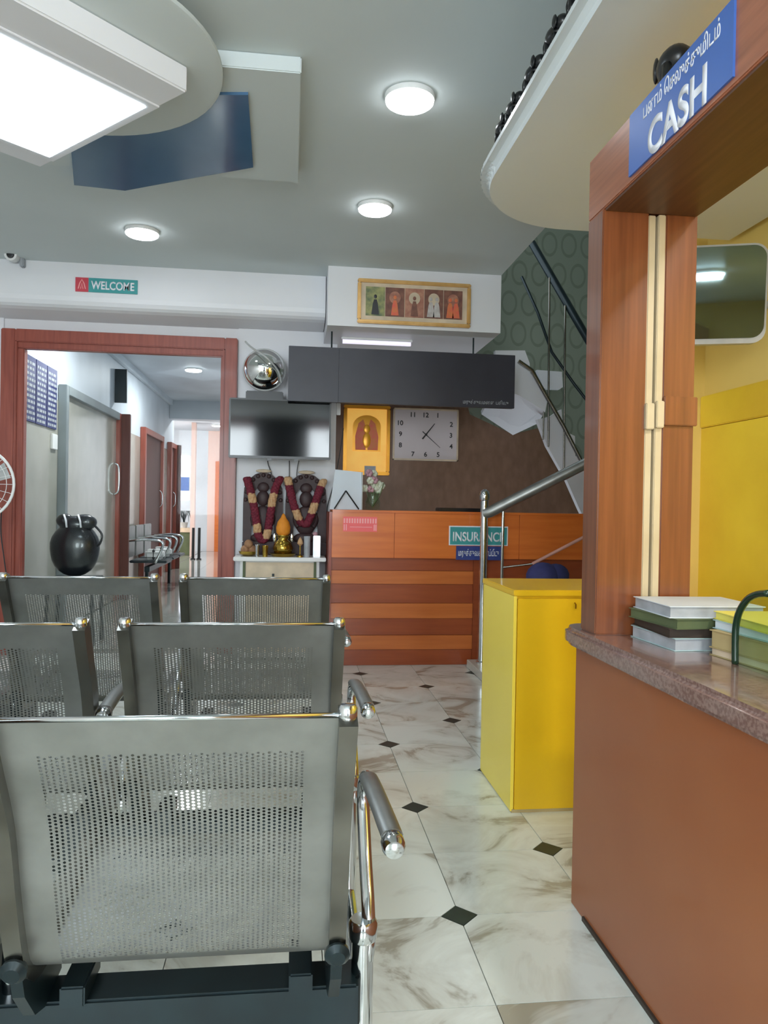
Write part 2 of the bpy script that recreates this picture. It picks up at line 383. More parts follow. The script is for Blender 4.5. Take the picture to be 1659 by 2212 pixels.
# partition wall pieces at Y 5.8
struct('wall_back', bx(-2.5, -2.085, 5.8, 5.92, 0, CZ), 'white_paint')
struct('wall_back', bx(-2.085, -0.413, 5.82, 5.92, 2.35, CZ), 'white_paint')
struct('wall_back', bx(-0.413, 0.33, 5.8, 5.92, 0, CZ), 'white_paint')
struct('wall_left', bx(0.21, 0.33, 5.92, 6.6, 0, 2.36), 'white_paint')
# beams / soffits under the ceiling
def soffit_profile():
    pts = [(5.45, CZ), (5.45, 2.665), (5.43, 2.66), (5.43, 2.52), (5.435, 2.49), (5.45, 2.465), (5.475, 2.45), (5.52, 2.44), (5.82, 2.435), (5.82, CZ)]
    return [Vector((-2.5, y, z)) for y, z in pts]
struct('beam', prism(soffit_profile(), (2.72, 0, 0)), 'white_paint')
struct('beam', bx(0.225, 1.437, 5.2, 7.0, 2.35, CZ), 'white_paint')
# brown wall behind the reception desk, its top following the stair above
bw = [P(x, y, Y=6.6) for x, y in [(1045, 893), (1108, 938), (1161, 925), (1182, 963), (1225, 1039), (1252, 1100), (1300, 1200)]]
pts = [Vector((0.33, 6.6, 0)), Vector((0.33, 6.6, 2.35)), Vector((1.45, 6.6, 2.35)), Vector((1.56, 6.6, 1.95))] + bw[1:] + [Vector((3.1, 6.6, bw[-1].z)), Vector((3.1, 6.6, 0))]
struct('wall_back', prism(pts, (0, 0.08, 0)), 'brown_wall')

# corridor shell
CX = -2.0; CC = 2.8
struct('wall_left', bx(CX - 0.1, CX, 5.92, 13.3, 0, 1.98), 'tile_wall')
struct('wall_left', bx(CX - 0.1, CX - 0.004, 5.92, 13.3, 1.98, CC), 'corridor_paint')
struct('wall_left', bx(-4.1, -4.0, 13.3, 18, 0, CC), 'corridor_paint')
struct('wall_back', bx(-4.0, CX - 0.1, 13.3, 13.4, 0, CC), 'corridor_paint')
struct('trim_3', bx(CX, CX + 0.05, 5.92, 13.3, 2.72, CC), 'corridor_paint')
struct('wall_right', bx(-0.4, -0.28, 5.92, 18, 0, CC), 'corridor_paint')
struct('ceiling', bx(CX - 0.1, -0.28, 5.92, 18.1, CC, CC + 0.1), 'corridor_paint')
struct('ceiling', bx(-4.1, CX - 0.1, 13.3, 18.1, CC, CC + 0.1), 'corridor_paint')
struct('floor', bx(-4.1, -2.05, 13.3, 18.1, -0.1, 0.0), 'corridor_floor')
struct('beam', bx(CX, -0.4, 12.8, 13.1, 2.5, CC), 'corridor_paint')
struct('wall_back', bx(-1.93, -0.28, 18, 18.1, 0, CC), 'pink_paint')
struct('wall_back', bx(-4.1, -1.93, 18, 18.1, 0, CC), 'corridor_paint')

# glazed partition: frame with moulded casing and one glass pane
gp = thing('door_1', (-1.25, 5.78, 0), kind='structure')
def casing(bm, x0, x1, z0, z1, y=5.74, t=0.1):
    box(bm, x0, x1, y, y + t, z0, z1, bev=0.006)
b = B(); casing(b, -2.083, -1.985, 0, 2.35); obj('jamb', b, 'frame_wood', gp)
b = B(); casing(b, -0.505, -0.415, 0, 2.35); obj('jamb', b, 'frame_wood', gp)
b = B(); casing(b, -1.985, -0.505, 2.26, 2.35); obj('head_rail', b, 'frame_wood', gp)
b = B(); casing(b, -1.985, -1.925, 0, 2.215, 5.755, 0.07); obj('inner_stile', b, 'frame_wood', gp)
b = B(); casing(b, -0.535, -0.505, 0, 2.215, 5.755, 0.07); obj('inner_stile', b, 'frame_wood', gp)
b = B(); casing(b, -1.985, -0.505, 2.213, 2.26, 5.755, 0.07); obj('inner_rail', b, 'frame_wood', gp)
b = B(); box(b, -1.985, -1.97, 5.735, 5.76, 0, 2.26, bev=0.004); obj('moulding', b, 'frame_wood', gp)
b = B(); box(b, -0.52, -0.505, 5.735, 5.76, 0, 2.26, bev=0.004); obj('moulding', b, 'frame_wood', gp)
obj('glass_pane', bx(-1.925, -0.535, 5.79, 5.796, 0.02, 2.213), 'clear_glass', gp)

# ------------------------------------------------------------------ suspended feature on the ceiling
tr0 = P(505, 160, Z=2.695); tr1 = P(651, 158, Z=2.695)
struct('ceiling_tray', bx(tr0.x - 0.95, tr1.x, tr1.y, 3.75, 2.695, CZ, bev=0.004), 'ceiling_paint')
bp = [P(x, y, Z=2.684) for x, y in [(465, 205), (536, 205), (547, 362), (400, 388), (270, 412), (160, 400), (150, 280)]]
tag(obj('ceiling_glass_panel', prism(bp, (0, 0, 0.0705)), 'blue_glass'), 'dark blue glossy panel set in the ceiling beside the bright square light', 'ceiling panel')
dc = Vector((-0.845, 2.775, 2.665)); 
tag(obj('ceiling_disc', lathe([(0.0, 0.0), (0.56, 0.0), (0.575, 0.004), (0.575, 0.018)], dc, n=64), 'ceiling_paint', smooth='auto'), 'round white gypsum disc on the ceiling around the square light', 'ceiling disc')
L1 = P(315, 232, Z=2.565); L2 = P(107, 340, Z=2.565); v = (L2 - L1); side = v.length; vh = v.normalized(); wh = Vector((0, 0, 1)).cross(vh)
if wh.y > 0: wh = -wh
K = P(405, 200, Z=2.575); K2 = K - Vector((0, 0, 0))
ll = thing('square_ceiling_light', L1 + vh * side / 2 + wh * side / 2 + Vector((0, 0, 0.0)), 'large glaring square light panel turned diagonally in a white box', 'ceiling light')
Lb = 1.02
obj('housing', prism([K, K + vh * Lb, K + vh * Lb + wh * Lb, K + wh * Lb], (0, 0, 0.092), bev=0.006), 'white_paint', ll)
e = 0.035
fr_ = B()
q = [L1 - vh * e - wh * e, L2 + vh * e - wh * e, L2 + vh * e + wh * (side + e), L1 - vh * e + wh * (side + e)]
prism([Vector((a.x, a.y, 2.568)) for a in q], (0, 0, 0.008), fr_, bev=0.002); obj('frame', fr_, 'white_paint', ll)
obj('diffuser', prism([L1, L2, L2 + wh * side, L1 + wh * side], (0, 0, 0.004)), 'panel_glow', ll)

def downlight(x, y, z, label, r=0.095, hgt=0.032):
    t = thing('downlight', (x, y, z - hgt), label, 'ceiling light', 'round ceiling lights')
    obj('rim', lathe([(r * 1.03, 0.012), (r * 1.05, 0.02), (r * 1.05, hgt)], (x, y, z - hgt), n=40), 'white_plastic', t, smooth='auto')
    obj('diffuser', lathe([(0, 0), (r * 0.93, 0.0), (r, 0.005), (r, hgt - 0.002)], (x, y, z - hgt), n=40), 'lamp_glow', t, smooth='auto')
    return t
p = P(885, 218, Z=CZ - 0.02); downlight(p.x, p.y, CZ, 'round ceiling light nearest the camera, largest of the three')
p = P(810, 453, Z=CZ - 0.02); downlight(p.x, p.y, CZ, 'round ceiling light above the framed panorama of deities', r=0.089)
p = P(307, 505, Z=CZ - 0.02); downlight(p.x, p.y, CZ, 'round ceiling light above the WELCOME sign')
p = P(418, 800, Z=CC - 0.02); downlight(p.x, p.y, CC, 'near round ceiling light inside the corridor', r=0.10)
p = P(468, 920, Z=CC - 0.02); downlight(p.x, p.y, CC, 'far round ceiling light at the end of the corridor', r=0.10)
for ly, lx in ((6.6, -1.3), (9.9, -1.24), (13.8, -1.4)): area('corridor_lamp_light', (lx, ly, CC - 0.045), (0, 0, 0), 0.16, 0.16, 34, (0.93, 0.97, 1.0))
downlight(-1.88, 6.35, CC, 'ceiling light over the blue notice boards in the corridor', r=0.10)
downlight(1.3, 0.6, 2.3, 'round light under the canopy inside the cash booth', r=0.095)
area('booth_lamp_light', (1.3, 0.6, 2.262), (0, 0, 0), 0.15, 0.15, 22, (1.0, 0.95, 0.86))

# ------------------------------------------------------------------ canopy over the cash booth
cpts = [(0.66, -3.5)]
cc = (1.12, 2.63); rx, ry = 0.46, 0.50
for k in range(0, 19):
    a = PI - k * (PI / 2) / 18
    cpts.append((cc[0] + rx * math.cos(a), cc[1] + ry * math.sin(a)))
cpts += [(1.9, 3.13), (1.9, -3.5)]
struct('canopy', prism([Vector((x, y, 2.3)) for x, y in cpts], (0, 0, 0.085), bev=0.035), 'canopy_paint')
for k in range(1, 1): pass

# ornaments: black glossy elephants
def ornament(x, y, z, s, label, ang=0.0):
    t = thing('elephant_figurine', (x, y, z), label, 'figurine', 'black figurines on ledges')
    R = Matrix.Rotation(ang, 3, 'Z')
    def q(a, b, c): return Vector((x, y, z)) + R @ Vector((a * s, b * s, c * s))
    b = B(); ball((0, 0, 0), 1, b, (0.42 * s, 0.62 * s, 0.42 * s), 18)
    for v_ in b.verts: v_.co = R @ v_.co + q(0, 0, 0.62)
    for sx in (-0.2, 0.2):
        for sy in (-0.36, 0.36): tube([q(sx, sy, 0.5), q(sx, sy, 0.2), q(sx, sy, 0.0)], 0.15 * s, b, 10)
    obj('body', b, 'black_plastic', t, smooth=True)
    b = ball((0, 0, 0), 0.34 * s, None, (1, 1, 1), 16)
    for v_ in b.verts: v_.co += q(0, -0.66, 0.86)
    obj('head', b, 'black_plastic', t, smooth=True)
    obj('trunk', tube(catmull([q(0, -0.9, 0.8), q(0, -1.1, 0.6), q(0, -1.12, 0.95), q(0, -1.05, 1.3), q(0, -1.16, 1.5)], 5), 0.11 * s, rf=lambda u_: 1.2 - 0.6 * u_), 'black_plastic', t, smooth=True)
    for sx in (-1, 1):
        b = ball((0, 0, 0), 0.3 * s, None, (0.25, 0.7, 1.0), 12)
        for v_ in b.verts: v_.co = R @ v_.co + q(0.36 * sx, -0.56, 0.88)
        obj('ear', b, 'black_plastic', t, smooth=True)
    return t
e1 = P(1415, 232, X=0.90)
ornament(0.86, 1.66, 2.079, 0.10, 'black glossy figurine on the cash beam above the letter C', ang=2.8)
ornament(0.86, 1.36, 2.079, 0.10, 'black glossy figurine on the cash beam at the upper right edge', ang=2.6)
zc = 2.385
for n_, (px, py) in enumerate([(1252, 25), (1198, 100), (1152, 172), (1110, 245), (1086, 296)]):
    q_ = P(px, py, X=0.70)
    ornament(0.702, q_.y, zc + 0.001, 0.062, ['black figurine on the white canopy edge at the top of the photo', 'second black figurine from the top on the canopy edge', 'middle of the five black figurines on the canopy edge', 'fourth black figurine along the canopy edge', 'last black figurine near the rounded canopy end'][n_], ang=0.15)

# ------------------------------------------------------------------ cash booth: counter, worktop, pillar and beam
PF = 1.915
cb = thing('cash_counter', (1.05, 0.5, 0), 'tall brown laminate cash counter front under the granite top', 'counter')
obj('front_panel', bx(0.812, 0.83, -1.6, 2.075, 0.0, 0.742, bev=0.002), 'counter_laminate', cb)
obj('end_panel', bx(0.83, 1.32, 2.057, 2.075, 0.0, 0.742, bev=0.002), 'counter_laminate', cb)
obj('body', bx(0.83, 1.32, -1.6, 2.057, 0.0, 0.742), 'counter_laminate', cb)
obj('skirting', bx(0.806, 0.812, -1.6, 1.98, 0.0, 0.012), 'folder_dark', cb)
cp = [Vector((0.77, -1.6, 0.742)), Vector((0.77, 2.03, 0.742)), Vector((0.775, 2.07, 0.742)), Vector((0.79, 2.10, 0.742)), Vector((0.82, 2.12, 0.742)), Vector((0.86, 2.125, 0.742)), Vector((1.36, 2.125, 0.742)), Vector((1.36, -1.6, 0.742))]
tag(obj('granite_worktop', prism(cp, (0, 0, 0.05), bev=0.012), 'granite', smooth='auto'), 'speckled reddish granite worktop with rounded edge on the cash counter', 'worktop')
wf = thing('cash_window_frame', (0.93, PF + 0.05, 0.792), 'tall brown wooden post and overhead beam framing the cash window', 'window frame')
obj('post', bx(0.80, 0.927, PF, PF + 0.10, 0.792, 1.912, bev=0.003), 'pillar_wood', wf)
obj('post', bx(0.975, 1.064, PF, PF + 0.10, 0.792, 1.912, bev=0.003), 'pillar_wood', wf)
obj('groove_back', bx(0.927, 0.975, PF + 0.05, PF + 0.09, 0.792, 1.912), 'folder_dark', wf)
obj('glass_channel', bx(0.929, 0.949, PF + 0.005, PF + 0.05, 0.792, 1.905, bev=0.002), 'beige_plastic', wf)
obj('glass_channel', bx(0.953, 0.973, PF - 0.003, PF + 0.05, 0.792, 1.905, bev=0.002), 'beige_plastic', wf)
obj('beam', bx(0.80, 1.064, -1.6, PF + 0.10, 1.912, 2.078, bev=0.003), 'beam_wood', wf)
obj('soffit_shade_board', bx(0.806, 1.058, -1.6, PF - 0.002, 1.906, 1.912), 'soffit_shade_wood', wf)  # thin dark board added to make the beam's underside look shaded
z0 = P(1405, 928, Y=PF).z; z1 = P(1405, 872, Y=PF).z
obj('clip', bx(0.925, 0.948, PF - 0.012, PF + 0.004, z0, z1, bev=0.002), 'beige_plastic', wf)
obj('clip', bx(0.951, 0.972, PF - 0.018, PF - 0.003, z0 + 0.004, z1 + 0.006, bev=0.002), 'beige_plastic', wf)
obj('bracket_block', bx(0.975, 1.068, PF - 0.012, PF, z0 + 0.012, z1 + 0.02, bev=0.002), 'pillar_wood', wf)
# sign
sg = thing('cash_sign', (0.795, 1.5, 1.95), 'blue sign lettered CASH with a line of Tamil above on the wooden beam', 'sign')
s0 = P(1363, 300, X=0.797).y; 
sy0 = 1.755; sy1 = 1.32
obj('plate', bx(0.795, 0.80, sy1, sy0, 1.925, 2.072), 'blue_sign', sg)
def beamtext(body, y_left, y_right, zb, h, bold=0.0):
    return text(body, h, (0.7948, y_left, zb), (0, -1, 0), (0, 0, 1), width=y_left - y_right, bold=bold)
ya = P(1400, 300, X=0.795).y; yb = P(1527, 190, X=0.795).y; za = P(1415, 330, X=0.795).z; zb_ = P(1415, 252, X=0.795).z
obj('lettering', beamtext('CASH', ya, yb, za, zb_ - za, 0.035), 'letter_white', sg)
ya = P(1390, 255, X=0.795).y; yb = P(1556, 95, X=0.795).y; zt2 = 2.066
obj('tamil_lettering', beamtext('பணம் ெசலுத்துமிடம்', ya, yb, zb_ + 0.008, zt2 - zb_ - 0.008, 0.012), 'letter_white', sg)

# glass screen on the worktop with curved green edge
gs = thing('glass_screen', (0.95, 1.2, 0.792), 'small clear glass screen with dark green curved edge on the worktop', 'glass screen')
g0 = P(1588, 1434, Z=0.793)
gx = g0.x
ep = [Vector((gx, g0.y, 0.793))] + [P(x, y, X=gx) for x, y in [(1588, 1390), (1590, 1350), (1598, 1320), (1615, 1295), (1635, 1284), (1660, 1282)]]
ecur = catmull(ep, 4)
obj('edge', tube(ecur, 0.0075, n=8), 'glass_edge', gs, smooth=True)
poly = [p_ for p_ in ecur] + [Vector((gx, 0.6, ecur[-1].z)), Vector((gx, 0.6, 0.793))]
obj('pane', prism([p_ + Vector((-0.003, 0, 0)) for p_ in poly], (0.006, 0, 0)), 'green_glass', gs)

# folders and papers
def sheet_stack(name, cx, cy, z, w_, l_, h, rz, m, label, cat, page='paper'):
    t = thing(name, (cx, cy, z), label, cat, 'files and papers on the cash worktop'); R = Matrix.Rotation(rz, 3, 'Z')
    c = 0.0018
    def rb(x0, x1, y0, y1, a, b_): 
        bm_ = bx(x0, x1, y0, y1, a, b_)
        for v_ in bm_.verts: v_.co = R @ Vector((v_.co.x, v_.co.y, 0)) + Vector((cx, cy, v_.co.z))
        return bm_
    obj('cover', rb(-w_ / 2, w_ / 2, -l_ / 2, l_ / 2, z, z + c), m, t)
    obj('pages', rb(-w_ / 2 + .004, w_ / 2 - .004, -l_ / 2 + .004, l_ / 2 - .004, z + c, z + h - c), page, t)
    obj('cover', rb(-w_ / 2, w_ / 2, -l_ / 2, l_ / 2, z + h - c, z + h), m, t)
    return z + h
z = 0.7925
z = sheet_stack('file', 1.012, 1.79, z, 0.24, 0.21, 0.030, 0.05, 'paper_blue', 'grey-blue file at the bottom of the far pile by the post', 'file', 'letter_grey')
z = sheet_stack('file', 1.012, 1.79, z, 0.24, 0.21, 0.022, -0.04, 'folder_dark', 'dark file second from bottom in the far pile', 'file', 'folder_dark')
z = sheet_stack('file', 1.012, 1.79, z, 0.25, 0.21, 0.024, 0.1, 'folder_green', 'olive green file in the middle of the far pile', 'file', 'folder_green')
z = sheet_stack('file', 1.012, 1.79, z, 0.24, 0.20, 0.028, -0.02, 'paper', 'pale grey file on top of the far pile by the post', 'file', 'letter_grey')
zt = z
z = 0.7925
z = sheet_stack('file', 1.13, 1.49, z, 0.30, 0.34, 0.018, 0.10, 'folder_tan', 'tan file lying lowest in the long near pile', 'file', 'mount_cream')
z = sheet_stack('file', 1.13, 1.49, z, 0.30, 0.34, 0.040, 0.12, 'folder_tan', 'thick tan file in the middle of the near pile', 'file', 'folder_tan')
z = sheet_stack('file', 1.13, 1.49, z, 0.28, 0.36, 0.020, 0.05, 'paper_blue', 'pale blue file upper in the near pile', 'file')
z = sheet_stack('paper_sheaf', 1.115, 1.48, z, 0.27, 0.38, 0.018, -0.06, 'paper_yellow', 'bright yellow sheaf of papers on top of the near pile', 'papers', 'paper_yellow')
z = 0.7925
z = sheet_stack('ledger', 1.12, 1.15, z, 0.26, 0.24, 0.016, 0.02, 'folder_pink', 'pink-edged book at the right frame edge, lowest of three', 'book', 'folder_pink')
z = sheet_stack('ledger', 1.12, 1.15, z, 0.26, 0.24, 0.030, 0.0, 'folder_dark', 'black thick book behind the glass screen', 'book', 'folder_dark')
z = sheet_stack('ledger', 1.12, 1.15, z, 0.26, 0.24, 0.016, 0.04, 'paper_blue', 'pale blue book topmost behind the glass screen', 'book', 'paper_blue')

# mirror panel on a bracket inside the booth
mc = Vector((1.66, 2.72, 1.95)); mc = P(1573, 634, Y=2.72)
hitp = P(1530, 597, Y=2.72); dl = Vector((1.3, 0.6, 2.268))
nrm = ((O - hitp).normalized() + (dl - hitp).normalized()).normalized()
dm = P(1545, 636, Y=2.72) - O; mc = O + dm * ((hitp - O).dot(nrm) / dm.dot(nrm))
um = Vector((0, 0, 1)).cross(nrm).normalized(); vm = nrm.cross(um)
def rrect(c, hw, hh, r, n=6):
    out = []
    for sx, sy, a0 in ((1, 1, 0), (-1, 1, PI / 2), (-1, -1, PI), (1, -1, 1.5 * PI)):
        for k in range(n + 1):
            a = a0 + k * PI / 2 / n
            out.append(c + um * (sx * (hw - r) + r * math.cos(a)) + vm * (sy * (hh - r) + r * math.sin(a)))
    return out
mt = thing('wall_mirror', mc - Vector((0, 0, 0.2)), 'grey-blue rounded mirror reflecting a ceiling light inside the booth', 'mirror')
obj('shell', prism(rrect(mc - nrm * 0.004, 0.185, 0.185, 0.05), -nrm * 0.05), 'grey_plastic', mt, smooth='auto')
obj('mirror_face', prism(rrect(mc + vm * 0.006, 0.177, 0.171, 0.045), -nrm * 0.004), 'mirror_glass', mt, smooth='auto')
obj('bracket', tube([mc - nrm * 0.05, mc - nrm * 0.15, Vector((WX - 0.001, mc.y + 0.1, mc.z))], 0.015), 'grey_plastic', mt)

# ------------------------------------------------------------------ yellow cabinet
yc = thing('yellow_cabinet', (1.15, 2.93, 0), 'bright yellow low cabinet standing on the floor beside the brown counter', 'cabinet')
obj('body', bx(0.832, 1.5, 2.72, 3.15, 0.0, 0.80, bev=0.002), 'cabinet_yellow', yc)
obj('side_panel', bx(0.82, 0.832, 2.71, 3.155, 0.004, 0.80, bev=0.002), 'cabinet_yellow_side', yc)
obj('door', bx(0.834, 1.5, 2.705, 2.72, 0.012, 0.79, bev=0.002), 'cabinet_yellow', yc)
obj('top_board', bx(0.816, 1.5, 2.70, 3.16, 0.80, 0.822, bev=0.003), 'cabinet_yellow', yc)
obj('plinth', bx(0.825, 1.5, 2.708, 2.716, 0.0, 0.012), 'folder_tan', yc)
obj('hook', tube([Vector((1.05, 2.704, 0.775)), Vector((1.05, 2.694, 0.77)), Vector((1.05, 2.694, 0.755))], 0.003, n=6), 'brass', yc)

# ------------------------------------------------------------------ reception desk
dk = thing('reception_desk', (1.6, 5.5, 0), 'long orange-brown wooden reception desk with banded front below brown wall', 'desk')
DL = 0.285; DR = 3.0
obj('fascia', bx(DL, 0.72, 5.26, 5.30, 0.76, 1.075, bev=0.002), 'desk_wood', dk)
obj('fascia', bx(0.722, 1.62, 5.26, 5.30, 0.76, 1.075, bev=0.002), 'desk_wood', dk)
obj('fascia', bx(1.622, DR, 5.26, 5.30, 0.76, 1.075, bev=0.002), 'desk_wood', dk)
obj('top_board', bx(DL, DR, 5.25, 5.62, 1.075, 1.092, bev=0.003), 'desk_wood', dk)
obj('work_shelf', bx(0.34, DR, 5.62, 5.88, 0.73, 0.75), 'desk_wood_dark', dk)
obj('end_panel', bx(DL - 0.02, DL, 5.28, 5.79, 0, 1.075, bev=0.002), 'frame_wood', dk)
obj('carcass', bx(DL, DR, 5.325, 5.61, 0.0, 0.75), 'desk_wood_dark', dk)
zz = [0.0]; ys = [1437, 1403, 1372, 1336, 1303, 1262, 1233, 1203]
zs = [P(900, y, Y=5.3).z for y in ys]; zs[0] = 0.0; zs[-1] = 0.76
for k in range(7):
    lt = k % 2 == 1
    obj('front_plank', bx(DL, 1.30, 5.300 if lt else 5.306, 5.325, zs[k] + 0.001, zs[k + 1] - 0.001, bev=0.0015), 'desk_wood_light' if lt else 'desk_wood_dark', dk)
obj('return_panel', bx(1.302, DR, 5.31, 5.325, 0.0, 0.758), 'desk_wood_dark', dk)
# insurance sign
def frontpt(x, y, Y): return P(x, y, Y=Y)
a = P(972, 1176, Y=5.255); b_ = P(1095, 1140, Y=5.255)
sgi = thing('insurance_sign', (a.x + 0.2, 5.25, a.z), 'teal sign reading INSURANCE on the desk fascia', 'sign')
obj('plate', bx(a.x, b_.x, 5.252, 5.259, a.z, b_.z), 'teal_sign', sgi)
obj('border', bx(a.x - 0.008, b_.x + 0.008, 5.255, 5.2598, a.z - 0.006, b_.z + 0.008), 'letter_white', sgi)
obj('lettering', text('INSURANCE', 0.068, (a.x + 0.02, 5.2518, a.z + 0.022), (1, 0, 0), (0, 0, 1), width=(b_.x - a.x) - 0.04, bold=0.02), 'letter_white', sgi)
a = P(985, 1208, Y=5.255); b2 = P(1082, 1178, Y=5.255)
sgt = thing('tamil_sign', (a.x + 0.2, 5.25, a.z), 'dark blue sign in Tamil script just below the INSURANCE sign', 'sign')
obj('plate', bx(a.x, b2.x, 5.25, 5.2598, a.z - 0.004, b2.z - 0.008), 'navy_sign', sgt)
obj('lettering', text('மருத்துவக் காப்பீடு', 0.07, (a.x + 0.015, 5.2495, a.z + 0.006), (1, 0, 0), (0, 0, 1), width=(b2.x - a.x) - 0.03, bold=0.01), 'letter_white', sgt)
a = P(741, 1148, Y=5.255); b2 = P(815, 1117, Y=5.255)
sgp = thing('pink_notice', (a.x + 0.1, 5.25, a.z), 'small pink notice sticker at the left end of the desk fascia', 'notice')
obj('sheet', bx(a.x, b2.x, 5.257, 5.2598, a.z, b2.z), 'pink_sign', sgp)
b = B(); n_ = 13; wd = (b2.x - a.x)
for k in range(n_): box(b, a.x + wd * (k + 0.2) / n_, a.x + wd * (k + 0.75) / n_, 5.2562, 5.257, b2.z - 0.045, b2.z - 0.012)
box(b, a.x + wd * 0.2, a.x + wd * 0.85, 5.2562, 5.257, a.z + 0.03, a.z + 0.034)
for k in (0.02, 0.08, 0.9, 0.95): box(b, a.x + wd * k, a.x + wd * (k + 0.03), 5.2562, 5.257, a.z + 0.008, a.z + 0.05)
obj('print', b, 'pink_light', sgp)

# things standing on the desk
pp = thing('paper_stand', (0.42, 5.4, 1.092), 'pale folded paper board on a black A-shaped stand on the desk', 'display board')
pa = [P(x, y, Y=5.42) for x, y in [(724, 1014), (781, 1020), (781, 1103), (712, 1103)]]
for v_ in pa[2:]: v_.z = 1.093
obj('board', prism(pa, (0, 0.012, 0)), 'paper', pp)
obj('stand_leg', tube([P(747, 1060, Y=5.40), Vector((P(722, 1100, Y=5.40).x, 5.40, 1.097))], 0.005, n=8), 'black_plastic', pp)
obj('stand_leg', tube([P(747, 1060, Y=5.40), Vector((P(775, 1100, Y=5.40).x, 5.40, 1.097))], 0.005, n=8), 'black_plastic', pp)
obj('side_edge', bx(pa[1].x + 0.002, pa[1].x + 0.008, 5.40, 5.43, 1.093, pa[1].z), 'grey_plastic', pp)
fx = P(806, 1100, Y=5.42)
fl = thing('flower_vase', (fx.x, 5.45, 1.092), 'glass vase with pale flowers on the desk under the golden picture', 'vase')
obj('vase', lathe([(0.035, 0), (0.05, 0.01), (0.055, 0.06), (0.04, 0.10), (0.05, 0.13), (0.047, 0.13), (0.037, 0.10), (0.05, 0.06), (0.0, 0.012)], (fx.x, 5.45, 1.092), n=20), 'green_glass', fl, smooth=True)
for k in range(12):
    a_ = random.uniform(0, 2 * PI); r_ = random.uniform(0.01, 0.075); hz = random.uniform(0.14, 0.27)
    top = Vector((fx.x + r_ * math.cos(a_), 5.45 + r_ * 0.6 * math.sin(a_), 1.092 + hz))
    obj('stem', tube([Vector((fx.x, 5.45, 1.11)), top], 0.002, n=5), 'leaf', fl)
    b = B()
    for m_ in range(6):
        aa = m_ * PI / 3; ball(top + Vector((0.014 * math.cos(aa), 0.006 * math.sin(2 * aa), 0.014 * math.sin(aa))), 0.015, b, n=8)
    obj('flower', b, 'flower_white' if k % 3 else 'flower_pink', fl, smooth=True)
obj('leaf_spray', tube([Vector((fx.x, 5.45, 1.12)), Vector((fx.x + 0.05, 5.44, 1.2)), Vector((fx.x + 0.075, 5.43, 1.29))], 0.012, n=8, flat=0.3), 'leaf', fl, smooth=True)
mo = P(930, 1100, Y=5.6)
tag(obj('keyboard', bx(P(945, 1100, Y=5.5).x, P(1040, 1100, Y=5.5).x, 5.42, 5.58, 1.0925, 1.118, bev=0.004), 'black_plastic'), 'flat black device lying on the desk behind the newel post', 'device')

# picture: golden deity print leaning on the brown wall
def picture(name, x0, x1, y, z0, z1, fwid, label, frame_m, depth=0.03):
    t = thing(name, ((x0 + x1) / 2, y, z0), label, 'picture')
    for args in ((x0, x1, z0, z0 + fwid), (x0, x1, z1 - fwid, z1), (x0, x0 + fwid, z0 + fwid, z1 - fwid), (x1 - fwid, x1, z0 + fwid, z1 - fwid)):
        obj('frame_side', bx(args[0], args[1], y - depth, y, args[2], args[3], bev=0.006), frame_m, t, smooth='auto')
    return t
YW = 6.585
A0 = P(740, 1025, Y=YW); A1 = P(843, 878, Y=YW)
g = picture('golden_deity_picture', A0.x, A1.x, YW, A0.z, A1.z, 0.03, 'gold framed glowing yellow deity picture on the brown wall beside the clock', 'gold_bright')
obj('print', bx(A0.x + 0.03, A1.x - 0.03, YW - 0.012, YW, A0.z + 0.03, A1.z - 0.03), 'art_gold', g)
gcx = (A0.x + A1.x) / 2; gz = A0.z; gh = A1.z - A0.z; gw = A1.x - A0.x
def flatpoly(pts, y, d=0.004): return prism([Vector((x, y, z)) for x, z in pts], (0, -d, 0))
arch = [(gcx + gw * 0.30 * math.cos(a), gz + gh * 0.70 + gh * 0.16 * math.sin(a)) for a in [k * PI / 12 for k in range(13)]]
obj('arch', flatpoly([(gcx + gw * 0.30, gz + gh * 0.34)] + arch + [(gcx - gw * 0.30, gz + gh * 0.34)], YW - 0.012, 0.003), 'gold_bright', g)
b = B()
for s_ in (-1, 1):
    prism([Vector((gcx + s_ * gw * x, YW - 0.015, gz + gh * z_)) for x, z_ in [(0.02, 0.36), (0.24, 0.36), (0.25, 0.55), (0.18, 0.74), (0.08, 0.80), (0.03, 0.70)]], (0, -0.003, 0), b)
obj('robe', b, 'art_red', g)
b = B(); ball((gcx, YW - 0.018, gz + gh * 0.66), 0.03, b, (1, 0.2, 1.3), 14); ball((gcx, YW - 0.018, gz + gh * 0.50), 0.045, b, (0.8, 0.15, 1.5), 14)
obj('figure', b, 'gold_bright', g, smooth=True)
obj('caption_plate', bx(gcx - gw * 0.04, gcx + gw * 0.20, YW - 0.034, YW - 0.03, gz + 0.0, gz + gh * 0.13), 'letter_grey', g)

